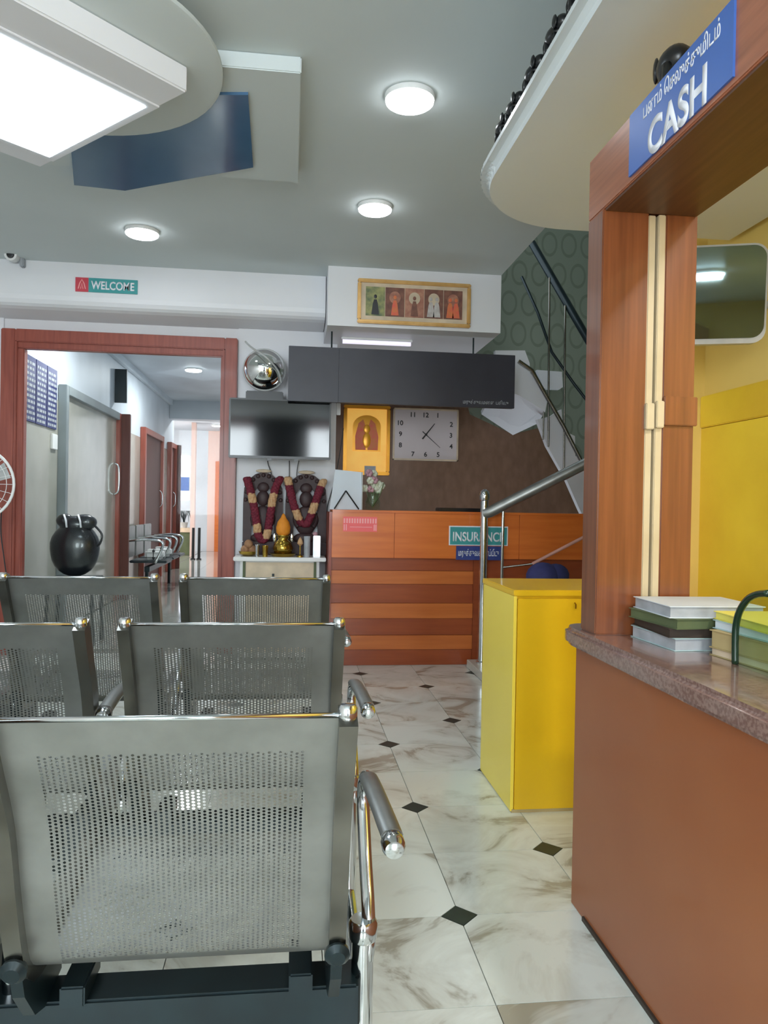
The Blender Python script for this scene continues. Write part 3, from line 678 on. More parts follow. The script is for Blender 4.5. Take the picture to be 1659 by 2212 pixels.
# panorama of five panels on the white box
y_ = 5.195
A0 = P(771, 697, Y=y_); A1 = P(1016, 617, Y=y_)
A0 = Vector((A0.x, y_, P(890, 704, Y=y_).z)); A1 = Vector((A1.x, y_, P(890, 609, Y=y_).z))
g = picture('panorama_picture', A0.x, A1.x, y_, A0.z, A1.z, 0.024, 'wide gold framed picture of five deity panels on the white box', 'gold')
obj('mount', bx(A0.x + 0.024, A1.x - 0.024, y_ - 0.01, y_, A0.z + 0.024, A1.z - 0.024), 'mount_cream', g)
iw = (A1.x - A0.x) - 0.11; ix = A0.x + 0.055; pz0 = A0.z + 0.055; pz1 = A1.z - 0.05
for k, (m1, m2, m3) in enumerate([('art_green', 'art_green', 'clock_black'), ('art_brown', 'art_flesh', 'art_red'), ('art_flesh', 'mount_cream', 'art_brown'), ('art_brown', 'mount_cream', 'art_white'), ('art_brown', 'art_flesh', 'art_red')]):
    px0 = ix + iw * k / 5 + 0.002; px1 = ix + iw * (k + 1) / 5 - 0.002; w_ = px1 - px0; h_ = pz1 - pz0
    pn = obj('panel', bx(px0, px1, y_ - 0.013, y_ - 0.01, pz0, pz1), m1, g)
    obj('halo', flatpoly([(px0 + w_ / 2 + w_ * 0.3 * math.cos(a), pz0 + h_ * 0.66 + w_ * 0.32 * math.sin(a)) for a in [q_ * PI / 8 for q_ in range(16)]], y_ - 0.013, 0.001), m2, pn)
    b = B()
    for c_ in ((0.34, 0.66) if k in (3, 4) else (0.5,)):
        cx_ = px0 + w_ * c_; ball((cx_, y_ - 0.0155, pz0 + h_ * 0.66), w_ * 0.09, b, (1, 0.12, 1.2), 10)
        prism([Vector((cx_ + w_ * x, y_ - 0.014, pz0 + h_ * z_)) for x, z_ in [(-0.2, 0.04), (0.2, 0.04), (0.13, 0.42), (0.07, 0.56), (-0.07, 0.56), (-0.13, 0.42)]], (0, -0.002, 0), b)
    obj('figure', b, m3, pn)

# clock
YC = 6.57
A0 = P(848, 995, Y=YC); A1 = P(991, 882, Y=YC); A0.z = P(920, 995, Y=YC).z; A1.z = P(920, 883, Y=YC).z
ck = thing('wall_clock', ((A0.x + A1.x) / 2, YC, A0.z), 'pale rectangular wall clock with black numerals on the brown wall', 'clock')
obj('case', bx(A0.x, A1.x, YC, 6.6, A0.z, A1.z, bev=0.01), 'white_plastic', ck, smooth='auto')
b = B()
for x0, x1, za, zb in ((A0.x, A1.x, A0.z, A0.z + 0.014), (A0.x, A1.x, A1.z - 0.014, A1.z), (A0.x, A0.x + 0.014, A0.z, A1.z), (A1.x - 0.014, A1.x, A0.z, A1.z)): box(b, x0, x1, YC - 0.012, YC, za, zb, bev=0.004)
obj('rim', b, 'mount_cream', ck)
obj('face', bx(A0.x + 0.014, A1.x - 0.014, YC - 0.003, YC, A0.z + 0.014, A1.z - 0.014), 'clock_face', ck)
ccx = (A0.x + A1.x) / 2 - 0.0; ccz = (A0.z + A1.z) / 2; hw = (A1.x - A0.x) / 2 - 0.065; hh = (A1.z - A0.z) / 2 - 0.055
for k in range(1, 13):
    a = PI / 2 - k * PI / 6; dx, dz = math.cos(a), math.sin(a); s_ = 1 / max(abs(dx) * 1.0, abs(dz) * 1.0); sx_ = min(1.18, s_)
    nx = ccx + max(-1, min(1, dx * s_ * (0.95 if abs(dz) > abs(dx) else 1))) * hw; nz = ccz + max(-1, min(1, dz * s_)) * hh
    if k in (1, 5, 7, 11): nx = ccx + math.copysign(0.5 * hw, dx)
    if k in (2, 4, 8, 10): nz = ccz + math.copysign(0.56 * hh, dz)
    obj('numeral', text(str(k), 0.042, (nx - (0.024 if k > 9 else 0.013), YC - 0.003, nz - 0.021), (1, 0, 0), (0, 0, 1), bold=0.02), 'clock_black', ck)
def hand(a, l, wd, back=0.03):
    d = Vector((math.sin(a), 0, math.cos(a))); n = Vector((d.z, 0, -d.x)); c = Vector((ccx, YC - 0.006, ccz))
    return prism([c - d * back - n * wd, c - d * back + n * wd, c + d * l + n * wd * 0.4, c + d * l - n * wd * 0.4], (0, -0.002, 0))
obj('hour_hand', hand(math.radians(38), 0.125, 0.007, 0.05), 'clock_black', ck)
obj('minute_hand', hand(math.radians(131), 0.17, 0.004, 0.04), 'clock_black', ck)
obj('hub', lathe([(0, 0), (0.011, 0), (0.011, 0.004), (0, 0.004)], (ccx, YC - 0.008, ccz), n=14, axis=(0, -1, 0)), 'clock_black', ck)

# ------------------------------------------------------------------ dark board over the desk with small lettering, tube light
A0 = P(622, 862, Y=5.34); A1 = P(1113, 772, Y=5.34)
bz0 = P(868, 874, Y=5.34).z; bz1 = P(868, 757, Y=5.34).z
ob = thing('overhead_board', ((A0.x + A1.x) / 2, 5.4, bz0), 'long dark charcoal board hanging above the reception desk', 'overhead board')
jx = P(732, 800, Y=5.34).x
obj('front_panel', bx(A0.x, jx - 0.001, 5.34, 5.36, bz0, bz1, bev=0.002), 'black_board', ob)
obj('front_panel', bx(jx, A1.x, 5.338, 5.36, bz0, bz1, bev=0.002), 'black_board', ob)
obj('casing', bx(A0.x, A1.x, 5.36, 5.41, bz0 + 0.004, bz1 - 0.003), 'black_board', ob)
for hx in (A0.x + 0.3, A1.x - 0.3): obj('hanger', tube([Vector((hx, 5.385, bz1 - 0.01)), Vector((hx, 5.385, 2.352))], 0.006, n=8), 'dark_steel', ob)
t0 = P(1000, 884, Y=5.335); t1 = P(1098, 888, Y=5.335)
obj('lettering', text('மருத்துவமனை பதிவு', 0.042, (t0.x, 5.3375, bz0 + 0.012), (1, 0, 0), (0, 0, 1), width=t1.x - t0.x, bold=0.006), 'letter_grey', ob)
ta = P(737, 745, Y=5.55); tb = P(890, 752, Y=5.55)
tl = thing('tube_light', ((ta.x + tb.x) / 2, 5.55, 2.31), 'short white tube light under the white box above the dark board', 'tube light')
obj('batten', bx(ta.x, tb.x, 5.53, 5.57, 2.332, 2.35, bev=0.003), 'white_plastic', tl)
obj('tube', tube([Vector((ta.x + 0.01, 5.55, 2.318)), Vector((tb.x - 0.01, 5.55, 2.318))], 0.014, n=14), 'tube_glow', tl, smooth='auto')

# ------------------------------------------------------------------ WELCOME sign, security camera
a = P(163, 628, Y=5.425); c_ = P(297, 639, Y=5.425); tz = P(163, 597, Y=5.425).z
ws = thing('welcome_sign', ((a.x + c_.x) / 2, 5.42, a.z), 'teal sign reading WELCOME with a red emblem on the white beam', 'sign')
wz0, wz1 = a.z - 0.004, tz - 0.006; ww = c_.x - a.x; th = 0.0
obj('plate', bx(a.x + ww * 0.21, c_.x, 5.420, 5.429, wz0, wz1), 'teal_sign', ws)
obj('emblem_plate', bx(a.x, a.x + ww * 0.21, 5.420, 5.429, wz0, wz1), 'red_sign', ws)
b = B(); hx = a.x + ww * 0.105; hz = (wz0 + wz1) / 2
tube([Vector((hx - 0.024, 5.4195, hz - 0.03)), Vector((hx - 0.014, 5.4195, hz + 0.008)), Vector((hx, 5.4195, hz + 0.034)), Vector((hx + 0.014, 5.4195, hz + 0.008)), Vector((hx + 0.024, 5.4195, hz - 0.03))], 0.004, b, 6)
tube([Vector((hx - 0.008, 5.4195, hz - 0.03)), Vector((hx, 5.4195, hz + 0.012)), Vector((hx + 0.008, 5.4195, hz - 0.03))], 0.003, b, 6)
obj('emblem', b, 'pink_light', ws)
obj('lettering', text('WELCOME', 0.058, (a.x + ww * 0.25, 5.4195, hz - 0.029), (1, 0, 0), (0, 0, 1), width=ww * 0.70, bold=0.025), 'letter_white', ws)
cp_ = P(35, 553, Y=5.38)
sc = thing('security_camera', (cp_.x, 5.4, cp_.z - 0.03), 'small security camera on the white beam at the left edge', 'security camera')
obj('mount', bx(cp_.x + 0.012, cp_.x + 0.04, 5.40, 5.452, cp_.z - 0.06, cp_.z + 0.03, bev=0.006), 'letter_grey', sc)
obj('housing', lathe([(0.0, -0.03), (0.034, -0.03), (0.04, -0.01), (0.04, 0.06), (0.0, 0.06)], (cp_.x - 0.02, 5.39, cp_.z), n=20, axis=(0, -1, -0.1)), 'white_plastic', sc, smooth='auto')
obj('lens', lathe([(0.0, 0.0), (0.026, 0.0), (0.022, 0.008), (0.0, 0.01)], (cp_.x - 0.02, 5.331, cp_.z - 0.006), n=18, axis=(0, -1, -0.1)), 'black_plastic', sc, smooth='auto')

# ------------------------------------------------------------------ television, mirror ball, shrine shelf
YT = 5.42
A0 = P(493, 990, Y=YT); A1 = P(716, 866, Y=YT); A0.z = P(605, 991, Y=YT).z; A1.z = P(605, 862, Y=YT).z
tv = thing('television', ((A0.x + A1.x) / 2, YT, A0.z), 'wall mounted flat television above the two garlanded carvings', 'television')
obj('cabinet', bx(A0.x, A1.x, YT, YT + 0.05, A0.z, A1.z, bev=0.006), 'black_plastic', tv)
obj('screen', bx(A0.x + 0.012, A1.x - 0.012, YT - 0.002, YT + 0.002, A0.z + 0.018, A1.z - 0.012), 'screen', tv)
obj('wall_bracket', bx((A0.x + A1.x) / 2 - 0.08, (A0.x + A1.x) / 2 + 0.08, YT + 0.05, 5.8, (A0.z + A1.z) / 2 - 0.08, (A0.z + A1.z) / 2 + 0.08, bev=0.01), 'dark_steel', tv)
for dx in (0.27, 0.46): obj('foot_clip', bx(A0.x + dx, A0.x + dx + 0.03, YT + 0.01, YT + 0.04, A0.z - 0.015, A0.z), 'black_plastic', tv)
mb = P(571, 798, Y=5.6); r_ = 44 * 5.55 / F
m_ = thing('mirror_ball', (mb.x, 5.62, mb.z - r_), 'shiny convex safety mirror on the wall above the television', 'mirror')
prof = [(0.0, r_ * 0.75)] + [(r_ * math.sin(k * PI / 2 / 12), r_ * 0.75 * math.cos(k * PI / 2 / 12)) for k in range(1, 13)] + [(r_ * 0.97, -0.01), (0, -0.01)]
obj('dome', lathe(prof, (mb.x, 5.62, mb.z), n=48, axis=(0.02, -1, -0.12)), 'ball_mirror', m_, smooth='auto')
obj('rim', tube([Vector((mb.x + (r_ + 0.002) * math.cos(a_ * PI / 16), 5.622 , mb.z + (r_ + 0.002) * math.sin(a_ * PI / 16))) for a_ in range(32)], 0.006, closed=True, n=8), 'grey_plastic', m_, smooth=True)
obj('arm', tube([Vector((mb.x, 5.64, mb.z)), Vector((mb.x, 5.79, mb.z + 0.0))], 0.012), 'grey_plastic', m_)
obj('cable', tube(catmull([P(530, 738, Y=5.60), P(545, 752, Y=5.55), P(575, 772, Y=5.44), P(600, 800, Y=5.52), P(608, 828, Y=5.58)], 6), 0.007, n=8), 'grey_plastic', m_, smooth=True)
S0 = P(531, 866, Y=5.62); S1 = P(612, 847, Y=5.62)
sp = thing('set_top_box', ((S0.x + S1.x) / 2, 5.62, S0.z), 'black box on a wall shelf between mirror and television', 'box')
obj('case', bx(S0.x, S1.x, 5.60, 5.76, S0.z, S1.z, bev=0.006), 'black_plastic', sp)
obj('shelf_bracket', bx(S0.x + 0.02, S1.x - 0.02, 5.62, 5.8, S0.z - 0.012, S0.z), 'dark_steel', sp)
def cable(name, pts, Ys, r, label, m='black_plastic'):
    o_ = obj(name, tube(catmull([P(x, y, Y=Y_) for (x, y), Y_ in zip(pts, Ys)], 6), r, n=6), m, smooth=True)
    return tag(o_, label, 'cable')
cable('cable', [(578, 995), (580, 1005), (586, 1024), (588, 1060)], [5.76] * 4, 0.004, 'left black cable hanging from the television behind the left carving')
cable('cable', [(625, 995), (625, 1050), (625, 1110)], [5.77] * 3, 0.0035, 'straight black cable hanging between the two carvings')
cable('cable', [(646, 995), (642, 1015), (640, 1060)], [5.75] * 3, 0.0035, 'short slanting black cable above the right carving')
cable('cable', [(742, 925), (734, 980), (722, 1040), (708, 1090), (707, 1110)], [5.77] * 5, 0.003, 'thin grey cable running down the wall left of the desk', 'dark_steel')
# pale switch box beside golden picture
A0 = P(727, 888, Y=5.79)
tag(obj('switch_box', bx(A0.x, A0.x + 0.03, 5.775, 5.8, A0.z - 0.03, A0.z + 0.06, bev=0.003), 'white_plastic'), 'small white switch box at the wall corner by the golden picture', 'switch')

# shrine cabinet
SZ = P(610, 1203, Y=5.5).z
x0 = P(505, 1205, Y=5.5).x; x1 = P(712, 1205, Y=5.5).x; x1 = min(x1, 0.255)
sh = thing('shrine_cabinet', ((x0 + x1) / 2, 5.62, 0), 'white cabinet with overhanging top carrying the lamp and offerings', 'cabinet')
obj('top_board', bx(x0, x1, 5.44, 5.795, SZ - 0.028, SZ, bev=0.004), 'white_plastic', sh)
obj('body', bx(x0 + 0.045, x1 - 0.045, 5.50, 5.795, 0.02, SZ - 0.028, bev=0.003), 'white_plastic', sh)
obj('door', bx(x0 + 0.085, x1 - 0.085, 5.488, 5.50, 0.06, SZ - 0.04, bev=0.003), 'mount_cream', sh)
for xx in (x0 + 0.065, x1 - 0.085): obj('hinge_strip', bx(xx, xx + 0.018, 5.486, 5.50, SZ - 0.15, SZ - 0.035), 'folder_green', sh)
kx = P(590, 1240, Y=5.48).x
obj('lock', bx(kx - 0.008, kx + 0.008, 5.482, 5.488, SZ - 0.14, SZ - 0.12), 'dark_steel', sh)

def carving(px0, px1, pyt, label, pale):
    Yc = 5.74; xa = P(px0, 1100, Y=Yc).x; xb = P(px1, 1100, Y=Yc).x; zt_ = P((px0 + px1) / 2, pyt, Y=Yc).z; W = xb - xa; H = zt_ - SZ; cx_ = (xa + xb) / 2
    t = thing('carved_idol_panel', (cx_, Yc, SZ), label, 'carving', 'carved dark wood panels on the shrine cabinet')
    def pt(u_, v_): return Vector((xa + u_ * W, Yc, SZ + v_ * H))
    obj('base', bx(xa, xb, Yc - 0.05, Yc + 0.03, SZ + 0.0005, SZ + H * 0.16, bev=0.006), 'idol_wood', t)
    outer = [(0, 0.16), (0.0, 0.62), (0.02, 0.80), (0.12, 0.90), (0.3, 0.97), (0.5, 1.0), (0.7, 0.97), (0.88, 0.90), (0.98, 0.80), (1.0, 0.62), (1.0, 0.16)]
    inner = [(0.80, 0.16), (0.78, 0.60), (0.74, 0.74), (0.64, 0.82), (0.5, 0.85), (0.36, 0.82), (0.26, 0.74), (0.22, 0.60), (0.20, 0.16)]
    obj('arch', prism([pt(*q_) for q_ in outer + inner], (0, 0.03, 0)), 'idol_wood', t)
    b = B()
    ball(pt(0.5, 0.42) + Vector((0, -0.01, 0)), W * 0.27, b, (1, 0.3, 1.35), 18)
    ball(pt(0.5, 0.68) + Vector((0, -0.02, 0)), W * 0.16, b, (1, 0.5, 1.25), 16)
    ball(pt(0.5, 0.81) + Vector((0, -0.01, 0)), W * 0.15, b, (1, 0.4, 0.9), 14)
    ball(pt(0.5, 0.20) + Vector((0, -0.015, 0)), W * 0.30, b, (1, 0.3, 0.5), 16)
    for s_ in (-1, 1): tube(catmull([pt(0.5 + s_ * 0.15, 0.56), pt(0.5 + s_ * 0.26, 0.44), pt(0.5 + s_ * 0.18, 0.34) + Vector((0, -0.03, 0))], 5), 0.018, b, 8)
    obj('figure', b, 'idol_wood', t, smooth=True)
    b = B()
    for k in range(11):
        a = PI * k / 10; ball(pt(0.5 + 0.44 * math.cos(a), 0.66 + 0.30 * math.sin(a)) + Vector((0, -0.004, 0)), 0.016, b, (1, 0.6, 1), 8)
    obj('beading', b, 'idol_wood', t, smooth=True, kind='stuff')
    obj('crown', ball(pt(0.5, 1.01), W * 0.2, None, (1, 0.12, 0.22), 16), 'mount_cream', t, smooth=True)
    return t
carving(525, 611, 1019, 'dark carved deity panel at the left under the television', 0)
carving(616, 705, 1022, 'dark carved deity panel on the right, next to the desk', 0)
def garland(pts, bands, label, Yg=5.66):
    cur = catmull([P(x, y, Y=Yg - 0.0) for x, y in pts], 10); n = len(cur)
    g_ = thing('flower_garland', cur[n // 2], label, 'garland', 'maroon flower garlands')
    b = B(); r = 0.026
    for k, p_ in enumerate(cur):
        u_ = k / (n - 1)
        if any(a <= u_ <= c for a, c in bands): continue
        for m_ in range(4):
            aa = m_ * PI / 2 + k * 0.7; ball(p_ + Vector((r * 0.55 * math.cos(aa), r * 0.4 * math.sin(aa), random.uniform(-0.006, 0.006))), 0.018, b, n=8)
    obj('petals', b, 'garland_red', g_, smooth=True, kind='stuff')
    for a, c in bands:
        b = B()
        for k, p_ in enumerate(cur):
            if a <= k / (n - 1) <= c:
                for m_ in range(5):
                    aa = m_ * 2 * PI / 5 + k; ball(p_ + Vector((r * 0.55 * math.cos(aa), r * 0.4 * math.sin(aa) - 0.004, random.uniform(-0.004, 0.004))), 0.018, b, n=8)
        obj('pale_band', b, 'garland_pale', g_, smooth=True)
garland([(534, 1035), (541, 1060), (548, 1090), (554, 1125), (558, 1155), (568, 1168), (578, 1150), (584, 1110), (592, 1065), (604, 1035)], [(0.14, 0.2), (0.36, 0.42), (0.62, 0.68), (0.82, 0.88)], 'maroon garland with pale bands draped on the left carving')
garland([(622, 1035), (628, 1065), (636, 1095), (648, 1125), (660, 1133), (668, 1122), (678, 1095), (688, 1065), (698, 1040)], [(0.0, 0.06), (0.28, 0.36), (0.70, 0.78), (0.95, 1.0)], 'maroon garland with pale bands draped on the right carving')
# kalash lamp
kx = P(611, 1195, Y=5.56).x
kl = thing('brass_kalash', (kx, 5.56, SZ), 'brass pot on a tray topped by an orange wrapped coconut', 'brass pot')
obj('tray', lathe([(0.0, 0.0), (0.075, 0.0), (0.10, 0.022), (0.096, 0.022), (0.073, 0.006), (0, 0.006)], (kx, 5.56, SZ + 0.0005), n=32), 'brass', kl, smooth='auto')
obj('pot', lathe([(0.03, 0.007), (0.06, 0.02), (0.075, 0.06), (0.06, 0.10), (0.035, 0.12), (0.045, 0.15), (0.05, 0.155), (0.0, 0.155)], (kx, 5.56, SZ), n=28), 'brass', kl, smooth=True)
obj('coconut_wrap', lathe([(0.03, 0.15), (0.05, 0.17), (0.052, 0.21), (0.042, 0.25), (0.02, 0.28), (0.012, 0.30), (0.0, 0.315)], (kx, 5.56, SZ), n=20), 'orange_cloth', kl, smooth=True)
for s_ in (-1, 1): obj('silver_leaf', ball((kx + s_ * 0.062, 5.57, SZ + 0.135), 0.028, None, (0.5, 0.2, 1.2), 12), 'chrome', kl, smooth=True)
cx0 = P(536, 1190, Y=5.56).x
bo = thing('coconut_bowl', (cx0, 5.56, SZ), 'brown coconuts heaped at the left end of the shrine top', 'bowl')
obj('bowl', lathe([(0.03, 0), (0.06, 0.015), (0.068, 0.035), (0.064, 0.035), (0.0, 0.006)], (cx0, 5.56, SZ + 0.0005), n=24), 'brass', bo, smooth='auto')
for dx, dy, dz in ((-0.022, 0, 0.045), (0.026, 0.005, 0.045), (0.002, -0.004, 0.085)): obj('coconut', ball((cx0 + dx, 5.56 + dy, SZ + dz), 0.032, None, (1, 1, 1.1), 14), 'coconut', bo, smooth=True)
for px, h_, r_, mm, lb in ((556, 0.085, 0.017, 'chrome', 'steel tumbler just right of the coconuts'), (573, 0.08, 0.022, 'brass', 'brass tumbler left of the orange topped pot'), (648, 0.115, 0.018, 'brass', 'slender brass lamp right of the orange topped pot')):
    xx = P(px, 1195, Y=5.52).x
    t = thing('tumbler' if px < 600 else 'oil_lamp', (xx, 5.52, SZ), lb, 'tumbler' if px < 600 else 'lamp')
    if px < 600:
        obj('cup', lathe([(r_ * 0.8, 0), (r_, h_), (r_ * 0.94, h_), (r_ * 0.74, 0.004), (0, 0.004)], (xx, 5.49, SZ + 0.0005), n=20), mm, t, smooth='auto')
    else:
        obj('base', lathe([(r_ * 1.3, 0), (r_ * 1.2, 0.01), (0.005, 0.02), (0.005, h_ * 0.7), (0, h_ * 0.7)], (xx, 5.49, SZ + 0.0005), n=20), mm, t, smooth='auto')
        obj('bowl', lathe([(0.004, h_ * 0.7), (r_ * 1.2, h_ * 0.85), (r_ * 0.9, h_ * 1.05), (0.0, h_ * 1.3)], (xx, 5.49, SZ), n=20), 'garland_pale', t, smooth='auto')
ga = P(663, 1190, Y=5.5).x
tag(obj('steel_cup', lathe([(0.022, 0), (0.024, 0.15), (0.022, 0.15), (0.02, 0.005), (0, 0.005)], (ga, 5.50, SZ + 0.0005), n=20), 'letter_grey', smooth='auto'), 'tall white cup standing before the right carving', 'cup')
gb = P(684, 1190, Y=5.5).x
fg = thing('card_box', (gb, 5.52, SZ), 'silvery upright box with pink top at the right end of the shrine top', 'box')
obj('box', bx(gb - 0.026, gb + 0.026, 5.50, 5.54, SZ + 0.0005, SZ + 0.155, bev=0.003), 'chrome', fg)
obj('flower', ball((gb - 0.012, 5.52, SZ + 0.168), 0.02, None, (1, 0.8, 0.8), 10), 'flower_pink', fg, smooth=True)

# ------------------------------------------------------------------ staircase
st = thing('staircase', (1.9, 5.0, 0), 'marble steps with steel newel post and handrail in front of the desk', 'staircase')
for k in range(5):
    xk = 1.245 + k * 0.27; zk = 0.055 + k * 0.16
    obj('step', bx(xk, 3.35 if k == 4 else xk + 0.30, 3.95, 5.22, 0.0 if k == 0 else zk - 0.16 + 0.0, zk, bev=0.003), 'marble_plain', st)
uf = thing('upper_staircase', (2.0, 6.2, 1.4), 'white upper stair flight and its railings rising behind the dark board', 'staircase')
Yf = 6.0
band = [P(x, y, Y=Yf) for x, y in [(1161, 906), (1190, 899), (1213, 884), (1217, 930), (1242, 942), (1243, 985), (1272, 994), (1274, 1040), (1300, 1052), (1300, 1200), (1252, 1100), (1225, 1039), (1182, 963)]]
obj('stringer', prism(band, (0, 0.06, 0)), 'stair_white', uf)
lf = [P(x, y, Y=5.9) for x, y in [(1070, 757), (1134, 757), (1144, 784), (1146, 806), (1166, 830), (1182, 866), (1178, 889), (1121, 854), (1070, 835)]]
obj('landing_face', prism(lf, (0, 0.05, 0)), 'stair_white', uf)
us = [P(1070, 835, Y=5.93), P(1121, 854, Y=5.93), P(1178, 889, Y=5.93), P(1161, 915, Y=6.3), P(1108, 940, Y=6.59), P(1040, 895, Y=6.59)]
obj('landing_soffit', prism(us, (0, 0.02, 0.03)), 'stair_white', uf)
rs = [P(x, y, Y=6.3) for x, y in [(1160, 799), (1214, 803), (1216, 836), (1209, 841), (1175, 840)]]
obj('riser', prism(rs, (0, 0.05, 0)), 'stair_white', uf)
# railings
nb = P(1040, 1440, Y=5.1); nt_ = P(1046, 1060, Y=5.1)
obj('newel_post', lathe([(0.04, 0.055), (0.04, 0.065), (0.028, 0.07), (0.028, 1.17), (0.034, 1.175), (0.036, 1.19), (0.036, 1.21), (0.03, 1.235), (0.012, 1.25), (0, 1.252)], (nb.x, 5.1, 0), n=24), 'chrome', st, smooth='auto')
h0 = P(1058, 1106, Y=5.08); h1 = P(1272, 998, Y=4.95)
obj('handrail', tube([Vector((nb.x, 5.1, h0.z - 0.01)), h0, h1], 0.038, n=16), 'steel_sheet', st, smooth='auto')
b0 = P(1087, 1100, Y=5.07); b1 = P(1083, 1258, Y=5.07)
obj('baluster', tube([b0, Vector((b1.x, 5.07, 0.055))], 0.011, n=12), 'chrome', st, smooth='auto')
obj('mid_rail', tube([P(1150, 1218, Y=5.0), P(1275, 1153, Y=4.95)], 0.011, n=10), 'folder_pink', st, smooth='auto')
obj('mid_rail', tube([Vector((b1.x, 5.07, P(1085, 1226, Y=5.07).z)), P(1150, 1218, Y=5.0)], 0.007, n=10), 'rail_metal', st, smooth='auto')
obj('upper_handrail', tube([P(1149, 525, Y=6.2), P(1275, 742, Y=5.8)], 0.032, n=14), 'dark_steel', uf, smooth='auto')
obj('upper_rail', tube([P(1127, 598, Y=6.2), P(1162, 676, Y=6.1), P(1192, 761, Y=6.05), P(1242, 832, Y=6.0), P(1270, 868, Y=5.95)], 0.012, n=10), 'dark_steel', uf, smooth='auto')
obj('lower_rail', tube([P(1120, 780, Y=5.86), P(1149, 800, Y=5.86), P(1170, 838, Y=5.88), P(1217, 920, Y=5.88), P(1258, 1000, Y=5.85)], 0.016, n=10), 'rail_metal', uf, smooth='auto')
for x, ya, yb in ((1187, 600, 965), (1221, 660, 1015), (1176, 840, 950)):
    obj('baluster', tube([P(x, ya, Y=5.93), P(x - 3, yb, Y=5.93)], 0.008 if x != 1176 else 0.006, n=10), 'rail_metal', uf, smooth='auto')
# blue bag on the steps
bgp = P(1125, 1240, Y=4.9)
bb = B(); q_ = Vector((1.645, 4.72, 0.235))
for k, (dx, dy, dz, rr) in enumerate([(-0.02, 0, 0.10, 0.115), (0.03, 0.04, 0.11, 0.105), (0.0, -0.03, 0.24, 0.12), (0.02, 0.03, 0.36, 0.115), (-0.03, 0.0, 0.45, 0.10), (0.06, 0.01, 0.46, 0.08)]): ball(q_ + Vector((dx, dy, dz)), rr, bb, (1.1, 0.9, 0.95), 18)
tag(obj('cloth_sack', bb, 'blue_cloth', smooth=True), 'dark blue cloth sack on the stairs behind the yellow cabinet', 'sack')

# ------------------------------------------------------------------ corridor contents
def doorset(n, y0, y1, top, open_=False):
    d = thing('door_%d' % n, (CX, (y0 + y1) / 2, 0), kind='structure')
    obj('jamb', bx(CX, CX + 0.07, y0, y0 + 0.08, 0, top, bev=0.004), 'grey_frame' if n == 2 else 'frame_wood', d)
    obj('jamb', bx(CX, CX + 0.07, y1 - 0.08, y1, 0, top, bev=0.004), 'frame_wood', d)
    obj('head', bx(CX, CX + 0.07, y0 + 0.08, y1 - 0.08, top - 0.08, top, bev=0.004), 'grey_frame' if n == 2 else 'frame_wood', d)
    obj('leaf', bx(CX + 0.001, CX + 0.03, y0 + 0.08, y1 - 0.08, 0.01, top - 0.08), 'tile_wall' if n == 2 else 'door_brown', d)
    if n != 2:
        obj('handle', tube(catmull([Vector((CX + 0.03, y1 - 0.16, 1.05)), Vector((CX + 0.07, y1 - 0.16, 1.1)), Vector((CX + 0.07, y1 - 0.16, 1.25)), Vector((CX + 0.03, y1 - 0.16, 1.3))], 4), 0.008, n=8), 'chrome', d, smooth=True)
    else:
        obj('handle', tube(catmull([Vector((CX + 0.03, y1 - 0.16, 1.2)), Vector((CX + 0.08, y1 - 0.16, 1.25)), Vector((CX + 0.08, y1 - 0.16, 1.5)), Vector((CX + 0.03, y1 - 0.16, 1.55))], 4), 0.01, n=8), 'chrome', d, smooth=True)
doorset(2, 6.82, 8.95, 2.12); doorset(3, 10.4, 11.9, 2.12); doorset(4, 12.6, 13.2, 2.1)
# projecting door leaf edges seen as brown uprights
tag(obj('open_door', bx(CX + 0.002, CX + 0.16, 8.96, 9.02, 0.0, 2.12, bev=0.003), 'door_brown'), 'brown wooden door edge standing open in the corridor wall', 'door')
tag(obj('open_door', bx(CX + 0.002, CX + 0.13, 13.22, 13.27, 0.0, 2.1, bev=0.003), 'door_brown'), 'narrow brown door edge farther down the corridor', 'door')
tag(obj('hanging_sign', bx(CX + 0.001, CX + 0.13, 8.9, 8.93, 2.24, 2.62), 'dark_steel'), 'dark sign projecting from the corridor wall above the first door', 'sign')
# notice boards
for k in range(3):
    y0 = 5.95 + k * 0.27; nb_ = thing('notice_board', (CX + 0.01, y0 + 0.13, 1.70), ['leftmost of the three navy boards with white lettered rows', 'middle of the three navy boards with white lettered rows', 'rightmost of the three navy boards with white lettered rows'][k], 'notice board', 'navy boards on the corridor wall')
    obj('plate', bx(CX, CX + 0.012, y0, y0 + 0.255, 1.72, 2.22, bev=0.001), 'board_navy', nb_)
    b = B()
    for r in range(11):
        zz_ = 2.18 - r * 0.042; 
        cur = y0 + 0.02
        while cur < y0 + 0.22:
            l_ = random.uniform(0.03, 0.08); e_ = min(cur + l_, y0 + 0.24); box(b, CX + 0.012, CX + 0.0135, cur, e_, zz_ - 0.024, zz_ - 0.002); cur = e_ + 0.012
    obj('rows_of_lettering', b, 'letter_grey', nb_)
tag(obj('wall_switch_plate', bx(CX, CX + 0.02, 6.62, 6.76, 1.55, 1.68, bev=0.004), 'white_plastic'), 'white switch plate below the navy notice boards', 'switch')
tag(obj('wall_poster', bx(CX, CX + 0.006, 7.45, 8.2, 1.66, 1.95), 'corridor_paint'), 'pale poster on the door left in the corridor', 'poster')
